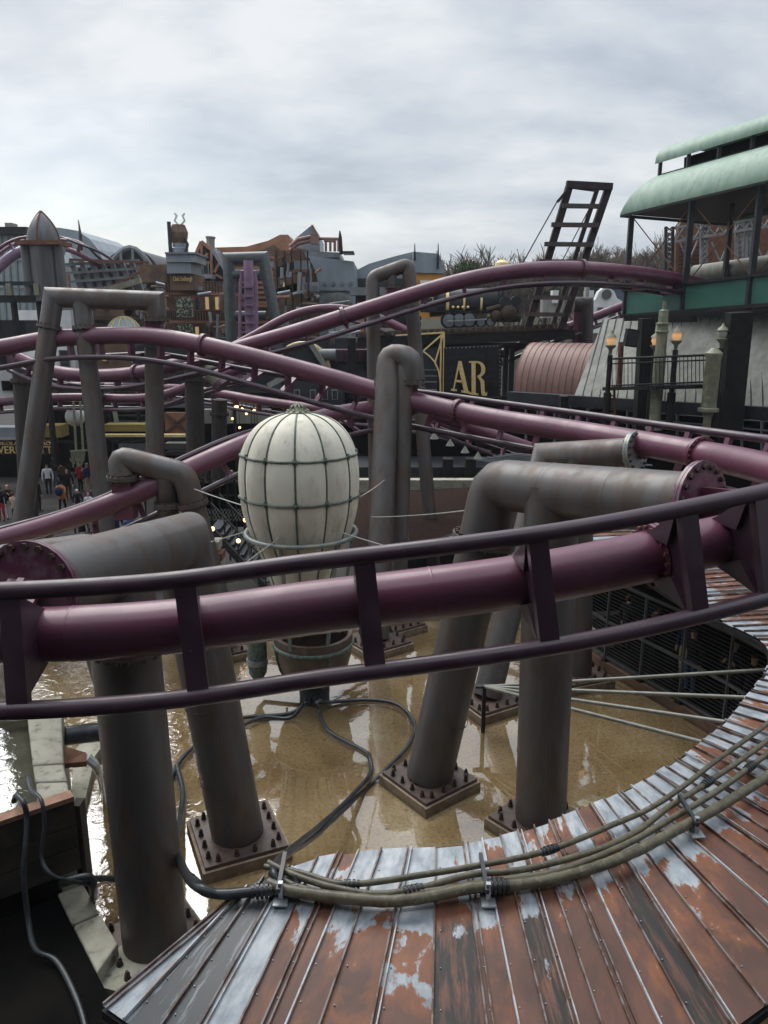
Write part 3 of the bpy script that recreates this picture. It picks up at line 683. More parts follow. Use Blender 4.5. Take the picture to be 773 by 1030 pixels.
# hoses along the roof
def hose(label, pts, r, m='hose', ribs=None, z=None, couple=()):
    w = []
    for p in pts:
        zz_ = p[2] if len(p) > 2 else z
        w.append(tuple(G(p[0], p[1], zz_)))
    c = [Vector(q) for q in resample(catmull(w, 10), .05)]
    for i, q in enumerate(c):
        j = noise.noise(q * 1.3 + Vector((r * 90, 0, 0))) * .018; q.z += j
    T = thing('hose', label, 'hose', c[0], 'hoses lying over the roof and into the pond')
    rr = [r * (1.0 + (.06 if (i % 4) < 2 else 0)) for i in range(len(c))] if ribs else r
    MB().tube(c, rr, 14).build('pipe', X[m], T, ang=60)
    for px in couple:
        i = min(range(1, len(c) - 1), key=lambda k: abs(proj(c[k])[0] - px)); d = (c[i + 1] - c[i - 1]).normalized()
        k = MB()
        for s in (-.10, -.05, 0, .05, .10): k.cyl(c[i] + d * s, d, r * (1.55 if abs(s) < .08 else 1.35), .032, 12)
        k.build('coupling', X['hose_blk'], T)
    return c
z0 = RZ + .10
hose('thin olive hose nearest the pond on the rusty roof', [(860, 640), (800, 702), (773, 727), (721, 765), (666, 806), (611, 832), (552, 856), (490, 869), (430, 879), (352, 889), (310, 880), (283, 874), (266, 872)], .036, z=z0, couple=(552, 352))
hose('olive hose with black coupling, second from the pond on the roof', [(880, 650), (812, 708), (773, 744), (715, 785), (673, 812), (640, 836), (592, 858), (527, 875), (474, 880), (419, 894), (377, 899), (335, 892), (293, 879), (270, 868)], .038, z=z0 + .02, couple=(712, 415))
hose('olive hose, third from the pond on the roof', [(900, 655), (826, 714), (790, 745), (761, 766), (720, 797), (680, 821), (629, 849), (563, 876), (490, 888), (420, 898), (345, 900), (300, 892), (272, 878)], .040, z=z0, couple=(755,))
hose('thickest olive hose with ribbed skin along the rusty roof', [(900, 690), (820, 745), (773, 780), (728, 809), (691, 829), (636, 858), (581, 878), (512, 891), (474, 894), (405, 906), (352, 904), (293, 896), (270, 888)], .062, ribs=1, z=z0 + .03, couple=(503,))
hose('thick black hose from the roof bundle into the left pipe', [(300, 893), (260, 896), (219, 899), (197, 890), (186, 876, 2.4), (178, 850, 1.2), (182, 820, .4), (184, 796, .2), (178, 770, .15)], .055, 'hose_blk', ribs=1, z=z0, couple=(262,))
hose('black hose looping behind the two left columns to the balloon foot', [(192, 884, 2.6), (181, 862, 1.2), (173, 820, .3), (172, 785, .14), (186, 760, .14), (215, 735, .14), (243, 722, .14), (290, 718, .14), (309, 706, .4)], .05, 'hose_blk')
hose('thin black hose curving in the pond between bundle and balloon foot', [(282, 888), (275, 872), (293, 854, 2.4), (335, 819, .8), (371, 781, .14), (372, 762, .14), (366, 755, .14), (331, 735, .14), (321, 715, .2), (319, 706, .5)], .045, 'hose_blk', z=z0)
hose('thin black hose making the widest loop in the pond', [(284, 892), (280, 868, 3.0), (321, 838, 1.3), (363, 798, .14), (387, 775, .14), (412, 748, .14), (417, 727, .14), (400, 709, .14), (371, 704, .14), (331, 706, .2), (322, 704, .5)], .045, 'hose_blk', z=z0)
hose('short black hose at left of the balloon foot', [(228, 738, .14), (262, 722, .14), (292, 722, .14), (306, 708, .5)], .045, 'hose_blk')
hose('thick black hose running from the bundle out to the left wall', [(300, 884, 3.32), (262, 893, 2.6), (214, 897, 1.0), (180, 876, .7), (130, 884, .5), (100, 884, .8), (62, 887, 1.2)], .05, 'hose_blk', ribs=1)
def clamp(px, py, w=.35, label=''):
    c = G(px, py, RZ + .02); T = thing('hose_clamp', label, 'clamp', c, 'galvanised clamps holding the hoses')
    MB().box(c + Vector((0, 0, .01)), (.16, .22, .02)).build('foot', X['galv'], T, smooth=False)
    MB().box(c + Vector((0, 0, .12)), (.05, .05, .22)).build('bracket', X['galv'], T, smooth=False)
    MB().box(c + Vector((-.02, .24, .17)), (.045, .62, .055)).build('strap', X['hose_blk'], T, smooth=False)
clamp(491, 906, label='galvanised clamp over the hoses at the middle of the roof')
clamp(700, 838, label='galvanised clamp over the hoses at the right of the roof')
clamp(283, 905, label='galvanised clamp over the hoses where they leave the roof at left')

# ================================================================ queue cage under the roof at right
fpts = [(5.35, 22.3), (5.72, 21.1), (6.15, 19.8), (6.72, 18.55), (7.30, 17.35), (7.85, 16.1), (8.25, 14.8)]
T = thing('queue_fence', 'dark tall railing with thin wires along the queue under the far roof', 'fence', (fpts[2][0], fpts[2][1], 0))
X['fence'] = mat('grey_fence_steel', (.085, .09, .095), (.06, .06, .062), rough=.45, scale=5, metal=.3)
for x, y in fpts: MB().box((x, y, 1.35), (.06, .06, 2.7)).build('post', X['fence'], T, smooth=False)
for z, h in ((2.66, .07), (1.45, .06), (.42, .06)):
    m = MB()
    for a, b in zip(fpts, fpts[1:]): m.bar((a[0], a[1], z), (b[0], b[1], z), .05, h)
    m.build('rail', X['fence'], T, smooth=False)
m = MB()
for k in range(22):
    z = .5 + k * .1
    for a, b in zip(fpts, fpts[1:]): m.bar((a[0], a[1], z), (b[0], b[1], z), .008, .008)
m.build('wires', X['fence'], T, smooth=False)
off = [(x + 2.6, y + 1.2) for x, y in fpts]
wall_line(off, 3.0, .1, 'queue_wall', X['void'], 'back wall of the covered queue, its shade painted black')  # black colour carries the darkness of the queue interior
wall_line([(4.9, 24.2), (7.0, 24.4), (10.5, 24.6)], 3.1, .2, 'queue_end_wall', X['void'], 'added end wall of the covered queue, its shade painted black')  # added to darken the view past the queue, shade painted in black
wall_line([(x + .05, y + .02) for x, y in fpts], .30, .25, 'plinth', X['brick'], 'brown plinth at the foot of the queue railing', 'plinth')
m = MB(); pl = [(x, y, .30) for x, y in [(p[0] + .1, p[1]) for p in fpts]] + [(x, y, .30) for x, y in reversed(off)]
m.add(pl, [tuple(range(len(pl)))]); struct(m, 'queue_floor', X['void'], 'floor of the covered queue, its shade painted black', smooth=False)  # interior shade painted into the floor colour

# thin grey rods from a post in the pond to the roof edge
pp = G(486, 733, .1); pt = Vector((pp.x, pp.y, 1.15))
T = thing('rod_fan', 'four long grey rods fanning from a short post in the pond to the roof edge', 'rods', (pp.x, pp.y, 0))
MB().box((pp.x, pp.y, .6), (.09, .09, 1.2)).build('post', X['black'], T, smooth=False)
MB().box((pp.x, pp.y, 1.2), (.42, .14, .05)).build('head', X['dkgrey'], T, smooth=False)
X['rod'] = mat('grey_olive_rod', (.16, .165, .14), (.22, .22, .19), rough=.45, scale=4)
for px, py, ex in ((800, 672, 3.0), (784, 703, 3.05), (748, 729, 3.05), (728, 752, 3.05)):
    e = G(px, py, 2.6); MB().tube([pt + Vector((0, 0, .04)), e], .040, 10).build('rod', X['rod'], T)

# ================================================================ raised stone basin, timber wall and kerb at lower left
BZ = 2.2
rim_o = [G(x, y, BZ) for x, y in ((60, 716), (66, 760), (70, 806))]; rim_i = [G(x, y, BZ) for x, y in ((30, 722), (34, 768), (38, 812))]
T = thing('stone_basin', 'raised pale stone basin with rippling water at the left edge', 'basin', (rim_o[1].x, rim_o[1].y, 0))
stone_ys = [(27, 716, 62, 714), (33, 770, 64, 768), (36, 787, 68, 786), (38, 812, 70, 803)]
for (a, b) in zip(stone_ys, stone_ys[1:]):
    p = [G(a[0], a[1], BZ), G(a[2], a[3], BZ), G(b[2], b[3] - 1, BZ), G(b[0], b[1] - 1, BZ)]
    q = [v.copy() for v in p]; 
    for v in q: v.z = .1
    m = MB(); m.hexa(q + p); o = m.build('rim_stone', X['concrete'], T, smooth=False)
    bv = o.modifiers.new('bevel', 'BEVEL'); bv.width = .04; bv.segments = 2
p = [G(-60, 722, BZ), G(62, 700, BZ), G(62, 714, BZ), G(-60, 730, BZ)]; q = [Vector((v.x, v.y, .1)) for v in p]
MB().hexa(q + p).build('rim_stone', X['concrete'], T, smooth=False)
X['basin_water'] = X['water'].copy(); X['basin_water'].name = 'basin_water'
m = MB(); m.add([G(-90, 728, BZ - .12), G(31, 722, BZ - .12), G(38, 815, BZ - .12), G(-90, 850, BZ - .12)], [(0, 1, 2, 3)]); struct(m, 'basin_water', X['basin_water'], 'rippling water inside the raised stone basin', smooth=False)
m = MB(); m.add([G(-90, 728, BZ - .3), G(31, 722, BZ - .3), G(38, 815, BZ - .3), G(-90, 850, BZ - .3)], [(0, 1, 2, 3)]); m.build('floor', mat('grey_green_basin', (.17, .19, .15), (.24, .25, .2), scale=2), T, smooth=False)
a, b = G(-130, 868, BZ), G(73, 800, BZ)
T = thing('timber_wall', 'dark timber and steel retaining wall with pink worn top board at lower left', 'wall', (b.x, b.y, 0))
X['pink'] = mat('worn_pink_board', (.36, .22, .16), (.26, .15, .11), rough=.7, scale=2, stretch=(3, 3, 1))
X['tbr'] = mat('dark_weathered_timber', (.085, .072, .062), (.05, .044, .038), rough=.75, scale=1.6, bump=.5, bscale=8)
dn = Vector((0, 0, 1)); m = MB(); m.bar(a, b, .22, .08); m.build('top_board', X['pink'], T, smooth=False)
zz0 = BZ - .06
for h in (.42, .40, .42):
    m = MB(); m.bar(Vector((a.x, a.y, zz0 - h / 2)), Vector((b.x, b.y, zz0 - h / 2)), .16, h - .02); m.build('board', X['tbr'], T, smooth=False); zz0 -= h
m = MB(); m.bar(Vector((a.x, a.y + .06, zz0 / 2)), Vector((b.x, b.y + .06, zz0 / 2)), .10, zz0); m.build('panel', X['void'], T, smooth=False)
m = MB(); m.box((b.x + .02, b.y + .12, BZ / 2 - .1), (.14, .22, BZ - .2)); m.build('side_board', X['tbr'], T, smooth=False)
p = [G(x, y, .30) for x, y in ((72, 808), (74, 756), (104, 722), (122, 724), (96, 760), (84, 812))]; q = [Vector((v.x, v.y, 0)) for v in p]
o_m = MB(); o_m.prism(q, (0, 0, .3)); tag(o_m.build('stone_apron', X['concrete'], smooth=False), 'pale flat stone apron under the rusty spout', 'ledge')
# kerb slabs
kp = [(57, 897), (84, 889), (103, 925), (119, 948), (100, 979), (80, 945)]
T = thing('stone_kerb', 'pale cracked kerb slabs between the pond and the dark pit at lower left', 'kerb', G(80, 930, .2))
for ids in (((57, 897), (84, 889), (100, 918), (73, 930)), ((74, 931), (101, 919), (119, 949), (98, 978))):
    p = [G(x, y, .55) for x, y in ids]; q = [Vector((v.x, v.y, 0)) for v in p]
    o = MB().hexa(q + p).build('slab', X['concrete'], T, smooth=False); bv = o.modifiers.new('bevel', 'BEVEL'); bv.width = .03; bv.segments = 2
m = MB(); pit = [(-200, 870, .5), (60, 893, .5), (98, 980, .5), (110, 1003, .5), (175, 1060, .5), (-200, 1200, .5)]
m.add([G(*p) for p in pit], [tuple(range(6))]); struct(m, 'pit_dark_sheet', X['void'], 'flat black sheet painted as the dark of a pit at the lower left', smooth=False)  # level sheet; the depth of the dark is only in its black colour
m = MB(); m.add([(-3.9, 7.2, .52), (-2.6, 6.4, .52), (9, 6.4, .52), (9, -4, .52), (-9, -4, .52), (-9, 7, .52)], [tuple(range(6))]); struct(m, 'under_roof_dark_sheet', X['void'], 'flat black sheet painted as the dark under the foreground roof', smooth=False)  # shade below the roof edge is put into this black colour
# ledge for the pad
p = [G(x, y, .32) for x, y in ((82, 988), (150, 925), (200, 940), (150, 1005))]; q = [Vector((v.x, v.y, 0)) for v in p]
tag(MB().hexa(q + p).build('stone_ledge', X['concrete'], smooth=False), 'pale stone ledge under the footing of the nearest column', 'ledge')
# pipes on the timber wall
def pipe(label, pts, r, m='hose_blk', name='pipe', seg=12, cat='pipe', group=None):
    c = [Vector(q) for q in catmull([tuple(v) for v in pts], 8)]
    return single(MB().tube(c, r, seg), name, X[m], label, cat, group)
T0 = pipe('curved grey metal pipe hooked over the pink board of the timber wall', [G(14, 806, 2.3), G(17, 800, 2.42), G(24, 808, 2.40), G(27, 822, 2.2), G(26, 850, 1.9), G(24, 880, 1.55), G(28, 920, 1.0), G(36, 955, .7), G(58, 968, .6), G(80, 1012, .55), G(92, 1060, .55)], .042, 'hose_blk')
pipe('black hose hanging over the right end of the timber wall', [G(29, 782, 2.2), G(33, 795, 2.4), G(42, 806, 2.4), G(45, 830, 2.1), G(42, 862, 1.7), G(52, 880, 1.5), G(70, 886, 1.3), G(95, 890, .9)], .032)
pipe('short black outlet pipe bending down into the pond', [G(60, 889, 1.2), G(78, 884, 1.15), G(90, 883, 1.1), G(94, 890, .95), G(95, 902, .5)], .07)
pipe('thick dark pipe passing behind the nearest column above the basin', [G(66, 740, 1.9), G(105, 736, 1.8), G(150, 733, 1.7)], .18)
# spout
a = G(62, 752, 2.0); T = thing('spout', 'rusty brown spout pouring water from the basin into the pond', 'spout', a)
m = MB(); m.prism([G(60, 748, 2.1), G(70, 752, 2.1), G(87, 757, 2.0), G(87, 766, 1.95), G(62, 768, 1.95)], (0, 0, -.10)); m.build('chute', X['rust'], T, smooth=False)
X['fall'] = mat('falling_water', (.62, .66, .66), (.45, .5, .5), rough=.15, scale=9, stretch=(1, 1, .3))
m = MB(); c_ = [G(87, 762, 1.95), G(95, 768, 1.8), G(101, 780, 1.3), G(104, 797, .5), G(105, 806, .11)]; m.tube(c_, [.10, .08, .06, .05, .04], 8); m.build('water_jet', X['fall'], T)
# ================================================================ the balloon
bx = P(302, 490, 18.5).x; BY = 18.1
def bz(y): return W(302, y, BY).z
def br(p): return p / 41.8
T = thing('balloon', 'cream ribbed balloon in a verdigris net above the pond', 'balloon', (bx, BY, bz(640)))
prof = [(4, 414), (17, 416), (30, 420), (41, 427), (49, 436), (54.5, 446), (58.5, 458), (60.5, 471), (60.8, 484), (60, 497), (58.5, 510), (55.5, 522), (51.5, 534), (46, 547), (40, 562), (34, 580), (28, 602), (24, 625)]
cat_ = catmull([tuple(map(float, p)) for p in prof], 4)
pr = [(br(r), bz(y)) for r, y in cat_]
NG = 12; PH = R(2)
def gore(a, r, h):
    x = ((a - PH) * NG / (2 * math.pi)) % 1.0; s = abs(math.sin(math.pi * x)); return 0.935 + .065 * (s ** .6)
MB().lathe((bx, BY, 0), pr, 144, fn=gore).build('envelope', X['balloon'], T, ang=70)
def surf(a, r): return r * .945 + .012
for k in range(NG):
    a = PH + 2 * math.pi * k / NG
    MB().tube([Vector((bx + surf(a, r) * math.cos(a), BY + surf(a, r) * math.sin(a), z)) for r, z in pr], .022, 6).build('net_cord', X['verdigris'], T)
def hoopr(y):
    for (r0, y0), (r1, y1) in zip(cat_, cat_[1:]):
        if y0 <= y <= y1: return br(r0 + (r1 - r0) * (y - y0) / (y1 - y0))
for y in (455, 496):
    pts = []
    for k in range(73):
        a = 2 * math.pi * k / 72; rr = hoopr(y) * gore(a, 0, 0) + .02; pts.append(Vector((bx + rr * math.cos(a), BY + rr * math.sin(a), bz(y) - .0)))
    MB().tube(pts, .026, 6, caps=False).build('net_hoop', X['verdigris'], T)
    for k in range(NG):
        a = PH + 2 * math.pi * k / NG; rr = hoopr(y) * .945 + .035; c = Vector((bx + rr * math.cos(a), BY + rr * math.sin(a), bz(y)))
        kn = MB(); kn.tube([c + Vector((0, 0, .07)), c, c - Vector((0, 0, .07))], .04, 8); kn.sphere(c, .062, 10, 6, (1, 1, 1)); kn.build('net_knot', X['verdigris'], T)
pts = [Vector((bx + br(56) * math.cos(2 * math.pi * k / 60), BY + br(56) * math.sin(2 * math.pi * k / 60), bz(535))) for k in range(61)]
MB().tube(pts, .062, 12, caps=False).build('hoop_ring', X['ring'], T)
for k in range(6):
    a = R(15 + 60 * k); A = Vector((bx + br(55) * math.cos(a), BY + br(55) * math.sin(a), bz(535))); B = Vector((bx + br(38) * math.cos(a), BY + br(38) * math.sin(a), bz(640)))
    MB().bar(A, B, .07, .07).build('strut', X['ring'], T, smooth=False)
cr_ = MB(); top = Vector((bx, BY, bz(414)))
cr_.lathe(top, [(br(11), -.06), (br(12), 0), (br(9), .03), (br(5), .05), (br(2.5), .09), (.03, .13)], 20)
for k in range(10):
    a = 2 * math.pi * k / 10; cr_.sphere(top + Vector((math.cos(a) * br(10), math.sin(a) * br(10), .02)), .04, 8, 6)
    cr_.tube([top + Vector((math.cos(a) * br(8), math.sin(a) * br(8), .04)), top + Vector((math.cos(a) * br(7), math.sin(a) * br(7), .12)), top + Vector((math.cos(a) * br(3), math.sin(a) * br(3), .17))], .02, 6)
cr_.sphere(top + Vector((0, 0, .16)), .045, 10, 8); cr_.build('crown', X['olive'], T)
# basket
bp = [(br(r), bz(y)) for r, y in ((6, 686), (15, 685), (25, 682), (32, 676), (37, 667), (40, 657), (41.5, 646), (41, 636), (37, 636), (36, 642))]
MB().lathe((bx + .23, BY, 0), bp, 40, caps=False).build('basket', X['bronze'], T)
pts = [Vector((bx + .23 + br(41.5) * math.cos(2 * math.pi * k / 48), BY + br(41.8) * math.sin(2 * math.pi * k / 48), bz(645))) for k in range(49)]
MB().tube(pts, .05, 8, caps=False).build('basket_rim', X['verdigris'], T)
for k in range(4):
    a = R(-62 + 90 * k); MB().tube([Vector((bx + .23 + r * 1.015 * math.cos(a), BY + r * 1.015 * math.sin(a), z)) for r, z in bp[1:7]], .035, 6).build('basket_strap', X['verdigris'], T)
MB().lathe((bx + .23, BY, 0), [(br(16), bz(700)), (br(16.5), bz(692)), (br(14), bz(688)), (br(15.5), bz(676))], 24).build('hub', X['dkgrey'], T)
rp = random.Random(5)
for k in range(9):
    a = k * .7; r = .08 + .22 * rp.random(); x = bx + .23 + r * math.cos(a); y = BY - .2 + r * math.sin(a)
    MB().tube([(x * .6 + (bx + .23) * .4, y, bz(694)), (x, y, bz(705)), (x + rp.uniform(-.1, .1), y, .05)], .045, 8).build('feed_pipe', X['hose_blk'], T)
# ballast tank at its left
tx = W(259, 660, BY); T2 = []
MB().lathe((tx.x, BY, 0), [(br(3), bz(689)), (br(5), bz(683)), (br(9.5), bz(676)), (br(10.5), bz(668)), (br(10.5), bz(640)), (br(7), bz(634))], 24).build('tank', X['verdigris'], T)
MB().lathe((tx.x, BY, 0), [(br(11.5), bz(667)), (br(11.5), bz(662))], 24).build('tank_band', X['ring'], T)
MB().tube([(tx.x, BY, bz(688)), (tx.x + .15, BY, bz(694)), (tx.x + .6, BY, bz(692)), (bx, BY, bz(690))], .06, 10).build('tank_pipe', X['verdigris'], T)
v = MB(); c = W(288, 688, BY); v.tube([c, c + Vector((0, 0, .25))], .03, 8); v.sphere(c + Vector((0, 0, .3)), .07, 10, 8); v.build('valve', X['black'], T)
# guy cables
def cable(label, a, b, r=.014): 
    m = MB(); n = 10; L_ = (b - a).length
    m.tube([a.lerp(b, k / n) - Vector((0, 0, L_ * .006 * 4 * (k / n) * (1 - k / n))) for k in range(n + 1)], r, 6); return single(m, 'guy_cable', X['rope'], label, 'cable', 'thin steel cables tied to the balloon')
cable('steel cable from the balloon hoop to the left goose neck flange', W(250, 510, BY), W(196, 492, 20.5))
cable('steel cable from the balloon hoop down left to the rusty column', W(252, 533, BY), W(196, 549, 20.2))
cable('steel cable dropping left from the front of the balloon hoop', W(285, 538, BY - 1.2), W(232, 577, 16.5))
cable('steel cable from balloon hoop to the right past the twin column', W(345, 536, BY - 1.0), W(412, 556, 16.5))
cable('steel cable from the central column to the big elbow flange', W(374, 520, 22), W(472, 513, 16))
cable('short steel cable between balloon side and twin column', W(362, 500, BY), W(388, 482, 23))
# ================================================================ background helpers (facing boxes at distance Y)
def wquad(x0, y0, x1, y1, Y):
    """X range and Z range of a picture rectangle at distance Y"""
    a = W((x0 + x1) / 2, y0, Y); b = W((x0 + x1) / 2, y1, Y); ym = (y0 + y1) / 2
    return W(x0, ym, Y).x, W(x1, ym, Y).x, b.z, a.z
def wb(mb, x0, y0, x1, y1, Y, t=1.0):
    X0, X1, Z0, Z1 = wquad(x0, y0, x1, y1, Y)
    mb.box(((X0 + X1) / 2, Y + t / 2, (Z0 + Z1) / 2), (X1 - X0, t, Z1 - Z0)); return mb
def wpoly(mb, pts, Y, t=1.0):
    mb.prism([W(x, y, Y) for x, y in pts], (0, t, 0)); return mb
def part(parent, name, m, fn, *a, **k):
    mb = MB(); fn(mb, *a, **k); return mb.build(name, X[m] if isinstance(m, str) else m, parent, smooth=False)
def bx_(parent, name, m, x0, y0, x1, y1, Y, t=1.0): return part(parent, name, m, wb, x0, y0, x1, y1, Y, t)
def pl_(parent, name, m, pts, Y, t=1.0): return part(parent, name, m, wpoly, pts, Y, t)
def br_(parent, name, m, a, b, w, h=None):
    mb = MB(); mb.bar(a, b, w, h or w); return mb.build(name, X[m], parent, smooth=False)
def window(parent, x0, y0, x1, y1, Y, frame='grey', pane='glass', t=.12):
    f = bx_(parent, 'window', frame, x0, y0, x1, y1, Y, t)
    bx_(f, 'pane', pane, x0 + .8, y0 + .8, x1 - .8, y1 - .8, Y - .04, .05); return f
def text_mesh(txt, size, ext=.03):
    cu = bpy.data.curves.new('t', 'FONT'); cu.body = txt; cu.size = size; cu.extrude = ext; cu.align_x = 'CENTER'; cu.align_y = 'CENTER'
    o = bpy.data.objects.new('t', cu); scn.collection.objects.link(o); bpy.context.view_layer.update()
    me = bpy.data.meshes.new_from_object(o.evaluated_get(bpy.context.evaluated_depsgraph_get())); bpy.data.objects.remove(o); return me
def lettering(parent, txt, c, h, width, m, name='lettering', rotz=0.0, ext=.03):
    me = text_mesh(txt, 1.0, ext); xs = [v.co.x for v in me.vertices]; ys = [v.co.y for v in me.vertices]
    sx = width / (max(xs) - min(xs)); sy = h / (max(ys) - min(ys)); mx_, my_ = (max(xs) + min(xs)) / 2, (max(ys) + min(ys)) / 2
    q = Matrix.Rotation(rotz, 3, 'Z')
    for v in me.vertices:
        x, y, z = (v.co.x - mx_) * sx, (v.co.y - my_) * sy, v.co.z
        v.co = q @ Vector((x, -z, y)) + Vector(c) - vis(parent)
    me.materials.clear(); me.materials.append(X[m]); o = bpy.data.objects.new(name, me); scn.collection.objects.link(o); o.parent = parent; return o
def bld(name, label, x, Y, cat='building', group=None):
    v = W(x, 400, Y); return thing(name, label, cat, (v.x, Y, 0), group)

# ================================================================ added block, unseen behind the viewer, put in to shade the near side
T = thing('building', 'added dark building block, out of view behind the camera, to shade the near side', 'building', (0, -4, 0))
MB().box((0, -11, 12), (70, 8, 24)).build('wall', X['dkgrey'], T, smooth=False)
MB().box((0, -10.4, 24.2), (72, 10, .5)).build('roof', X['black'], T, smooth=False)

# ================================================================ far left: glass hall, domes, spire
T = bld('glass_hall', 'pale green glazed industrial hall at the far left edge', 10, 62)
X['glaz'] = mat('grey_green_sheet_glazing', (.30, .36, .36), (.24, .30, .31), rough=.4, scale=.5)
pl_(T, 'wall', 'glaz', [(-60, 236), (24, 236), (38, 262), (38, 330), (-60, 330)], 62, 8)
m = MB()
for x in range(-50, 38, 7): m.bar(W(x + 2, 236 if x < 22 else 250, 61.9), W(x + 8, 330, 61.9), .12, .12)
for y in (262, 290): m.bar(W(-60, y, 61.9), W(36, y, 61.9), .1, .1)
m.build('glazing_bars', X['grey'], T, smooth=False)
bx_(T, 'parapet', 'black', -60, 228, 27, 236, 61.5, 6); bx_(T, 'vent', 'cladding', 5, 224, 12, 228, 62, 1)
T = bld('white_block', 'plain white rendered block behind the left portal', 35, 52)
bx_(T, 'wall', 'white', 24, 312, 76, 420, 52, 4); bx_(T, 'wall', 'white', -60, 366, 22, 400, 47, 3); bx_(T, 'opening', 'void', 84 - 66, 384, 16 - 20 + 20, 396, 46.9, .3) if 0 else None
window(T, 2, 383, 15, 393, 46.9, 'black', 'void'); window(T, 60, 352, 70, 372, 51.9, 'grey', 'glass'); window(T, 60, 376, 70, 388, 51.9, 'grey', 'glass')
def vault(T, name, m, x0, x1, ytop, ybot, Y, t, seg=16, x_flat=0):
    pts = []
    for k in range(seg + 1):
        a = math.pi * k / seg; pts.append(((x0 + x1) / 2 - math.cos(a) * (x1 - x0) / 2, ybot - math.sin(a) * (ybot - ytop)))
    return pl_(T, name, m, pts, Y, t)
T = bld('domed_hall', 'large dull blue grey barrel roofed hall with a thin spire in front', 65, 80)
pl_(T, 'roof', 'zinc', [(26, 262), (26, 232), (34, 228), (60, 229), (78, 232), (90, 240), (98, 250), (104, 262), (104, 300), (26, 300)], 80, 12)
m = MB(); m.tube([W(82, 252, 70), W(81, 236, 70)], .16, 8); m.tube([W(81, 236, 70), W(80, 228, 70), W(79, 221, 70)], [.14, .08, .03], 8); m.build('spire', X['purple_dark'], T)
T = bld('domed_hall', 'dark segmented dome frame next to the barrel roofed hall', 130, 75)
vault(T, 'roof', 'dkgrey', 98, 164, 250, 290, 76, 10)
m = MB()
pts = [W(98 + 66 * k / 12, 290 - 41 * math.sin(math.pi * k / 12), 75.6) for k in range(13)]
m.tube(pts, .25, 6)
for x, y in ((112, 262), (122, 252), (134, 250), (146, 258)): m.bar(W(x, y, 75.5), W(x, 290, 75.5), .22, .22)
m.build('ribs', X['grey'], T, smooth=False)

T = bld('rock_facade', 'brown rock like facade behind the left portal legs', 110, 66)
bx_(T, 'wall', 'brick', 84, 292, 142, 420, 66, 4); bx_(T, 'ledge', 'wood', 82, 318, 142, 322, 65, 1.2)
for x in (90, 103, 131): window(T, x, 300, x + 6, 312, 65.8, 'wood', 'glass')
# pointed tower behind the left portal
X['towerpipe'] = mat('dark_blue_grey_steel', (.10, .105, .11), (.07, .07, .075), rough=.4, scale=1.2, stretch=(3, 3, .3), c3=(.13, .09, .07), s3=2)
YT = 40.6; c = W(50, 300, YT); zb_ = W(50, 303, YT).z; T = thing('pointed_tower', 'pointed bullet shaped steel tower of three pipes with a brown collar', 'tower', (c.x, YT, zb_))
z0_ = W(50, 247, YT).z
MB().tube([(c.x, YT, zb_), (c.x, YT, z0_)], .74, 24).build('core', X['towerpipe'], T)
for s in (-1, 1):
    MB().tube([(c.x + s * .82, YT - .3, zb_), (c.x + s * .82, YT - .3, z0_)], .24, 14).build('side_pipe', X['towerpipe'], T)
MB().box((c.x, YT, z0_ + .08), (2.15, 1.7, .2)).build('collar', X['rust'], T, smooth=False)
pr_ = [(.78 - .78 * (k / 10) ** 2.0 + .01, z0_ + .17 + 1.45 * k / 10) for k in range(11)]
MB().lathe((c.x, YT, 0), pr_, 20).build('tip', X['towerpipe'], T)
m = MB()
for s in (0, 1.57, 3.14, 4.71):
    m.tube([(c.x + (r + .01) * math.cos(s - 1.57), YT + (r + .01) * math.sin(s - 1.57), z) for r, z in pr_], .045, 6)
m.build('tip_ribs', X['rust'], T)

# steel gantry at left + lattice ramp
T = bld('gantry', 'black girder walkway with pale brackets at the far left', 20, 40, 'gantry')
bx_(T, 'girder', 'black', -60, 297, 46, 304, 40, 1.2); bx_(T, 'handrail', 'dkgrey', -60, 283, 46, 287, 40, .2)
for x in (6, 34): bx_(T, 'bracket', 'olive', x, 285, x + 5, 297, 39.8, .3)
for x in (-20, 20, 45): bx_(T, 'post', 'black', x, 304, x + 3, 470, 40.2, .4)
bx_(T, 'duct', 'dkgrey', -60, 322, 26, 340, 41, 1.5); bx_(T, 'duct', 'black', -60, 330, 10, 372, 43, 1.5)
T = bld('lattice_ramp', 'tangled grey lattice ramp behind the left portal with a yellow edge beam', 100, 50, 'ramp')
m = MB()
for k in range(7):
    x = 72 + k * 10; m.bar(W(x, 262, 50), W(x + 14, 302, 50), .28, .28)
for k in range(4): m.bar(W(66, 266 + k * 9, 49.7), W(140, 262 + k * 8, 49.7), .14, .14)
m.build('lattice', X['grey'], T, smooth=False)
m = MB(); m.bar(W(104, 293, 49), W(142, 282, 49), .35, .35); m.build('edge_beam', X['olive'], T, smooth=False)
m = MB(); m.bar(W(70, 261, 49.4), W(150, 264, 49.4), .12, .12); m.bar(W(90, 300, 49.4), W(148, 270, 49.4), .12, .12); m.build('braces', X['rust'], T, smooth=False)
pl_(T, 'screen', 'wood', [(76, 270), (132, 266), (138, 300), (80, 304)], 51, .4)

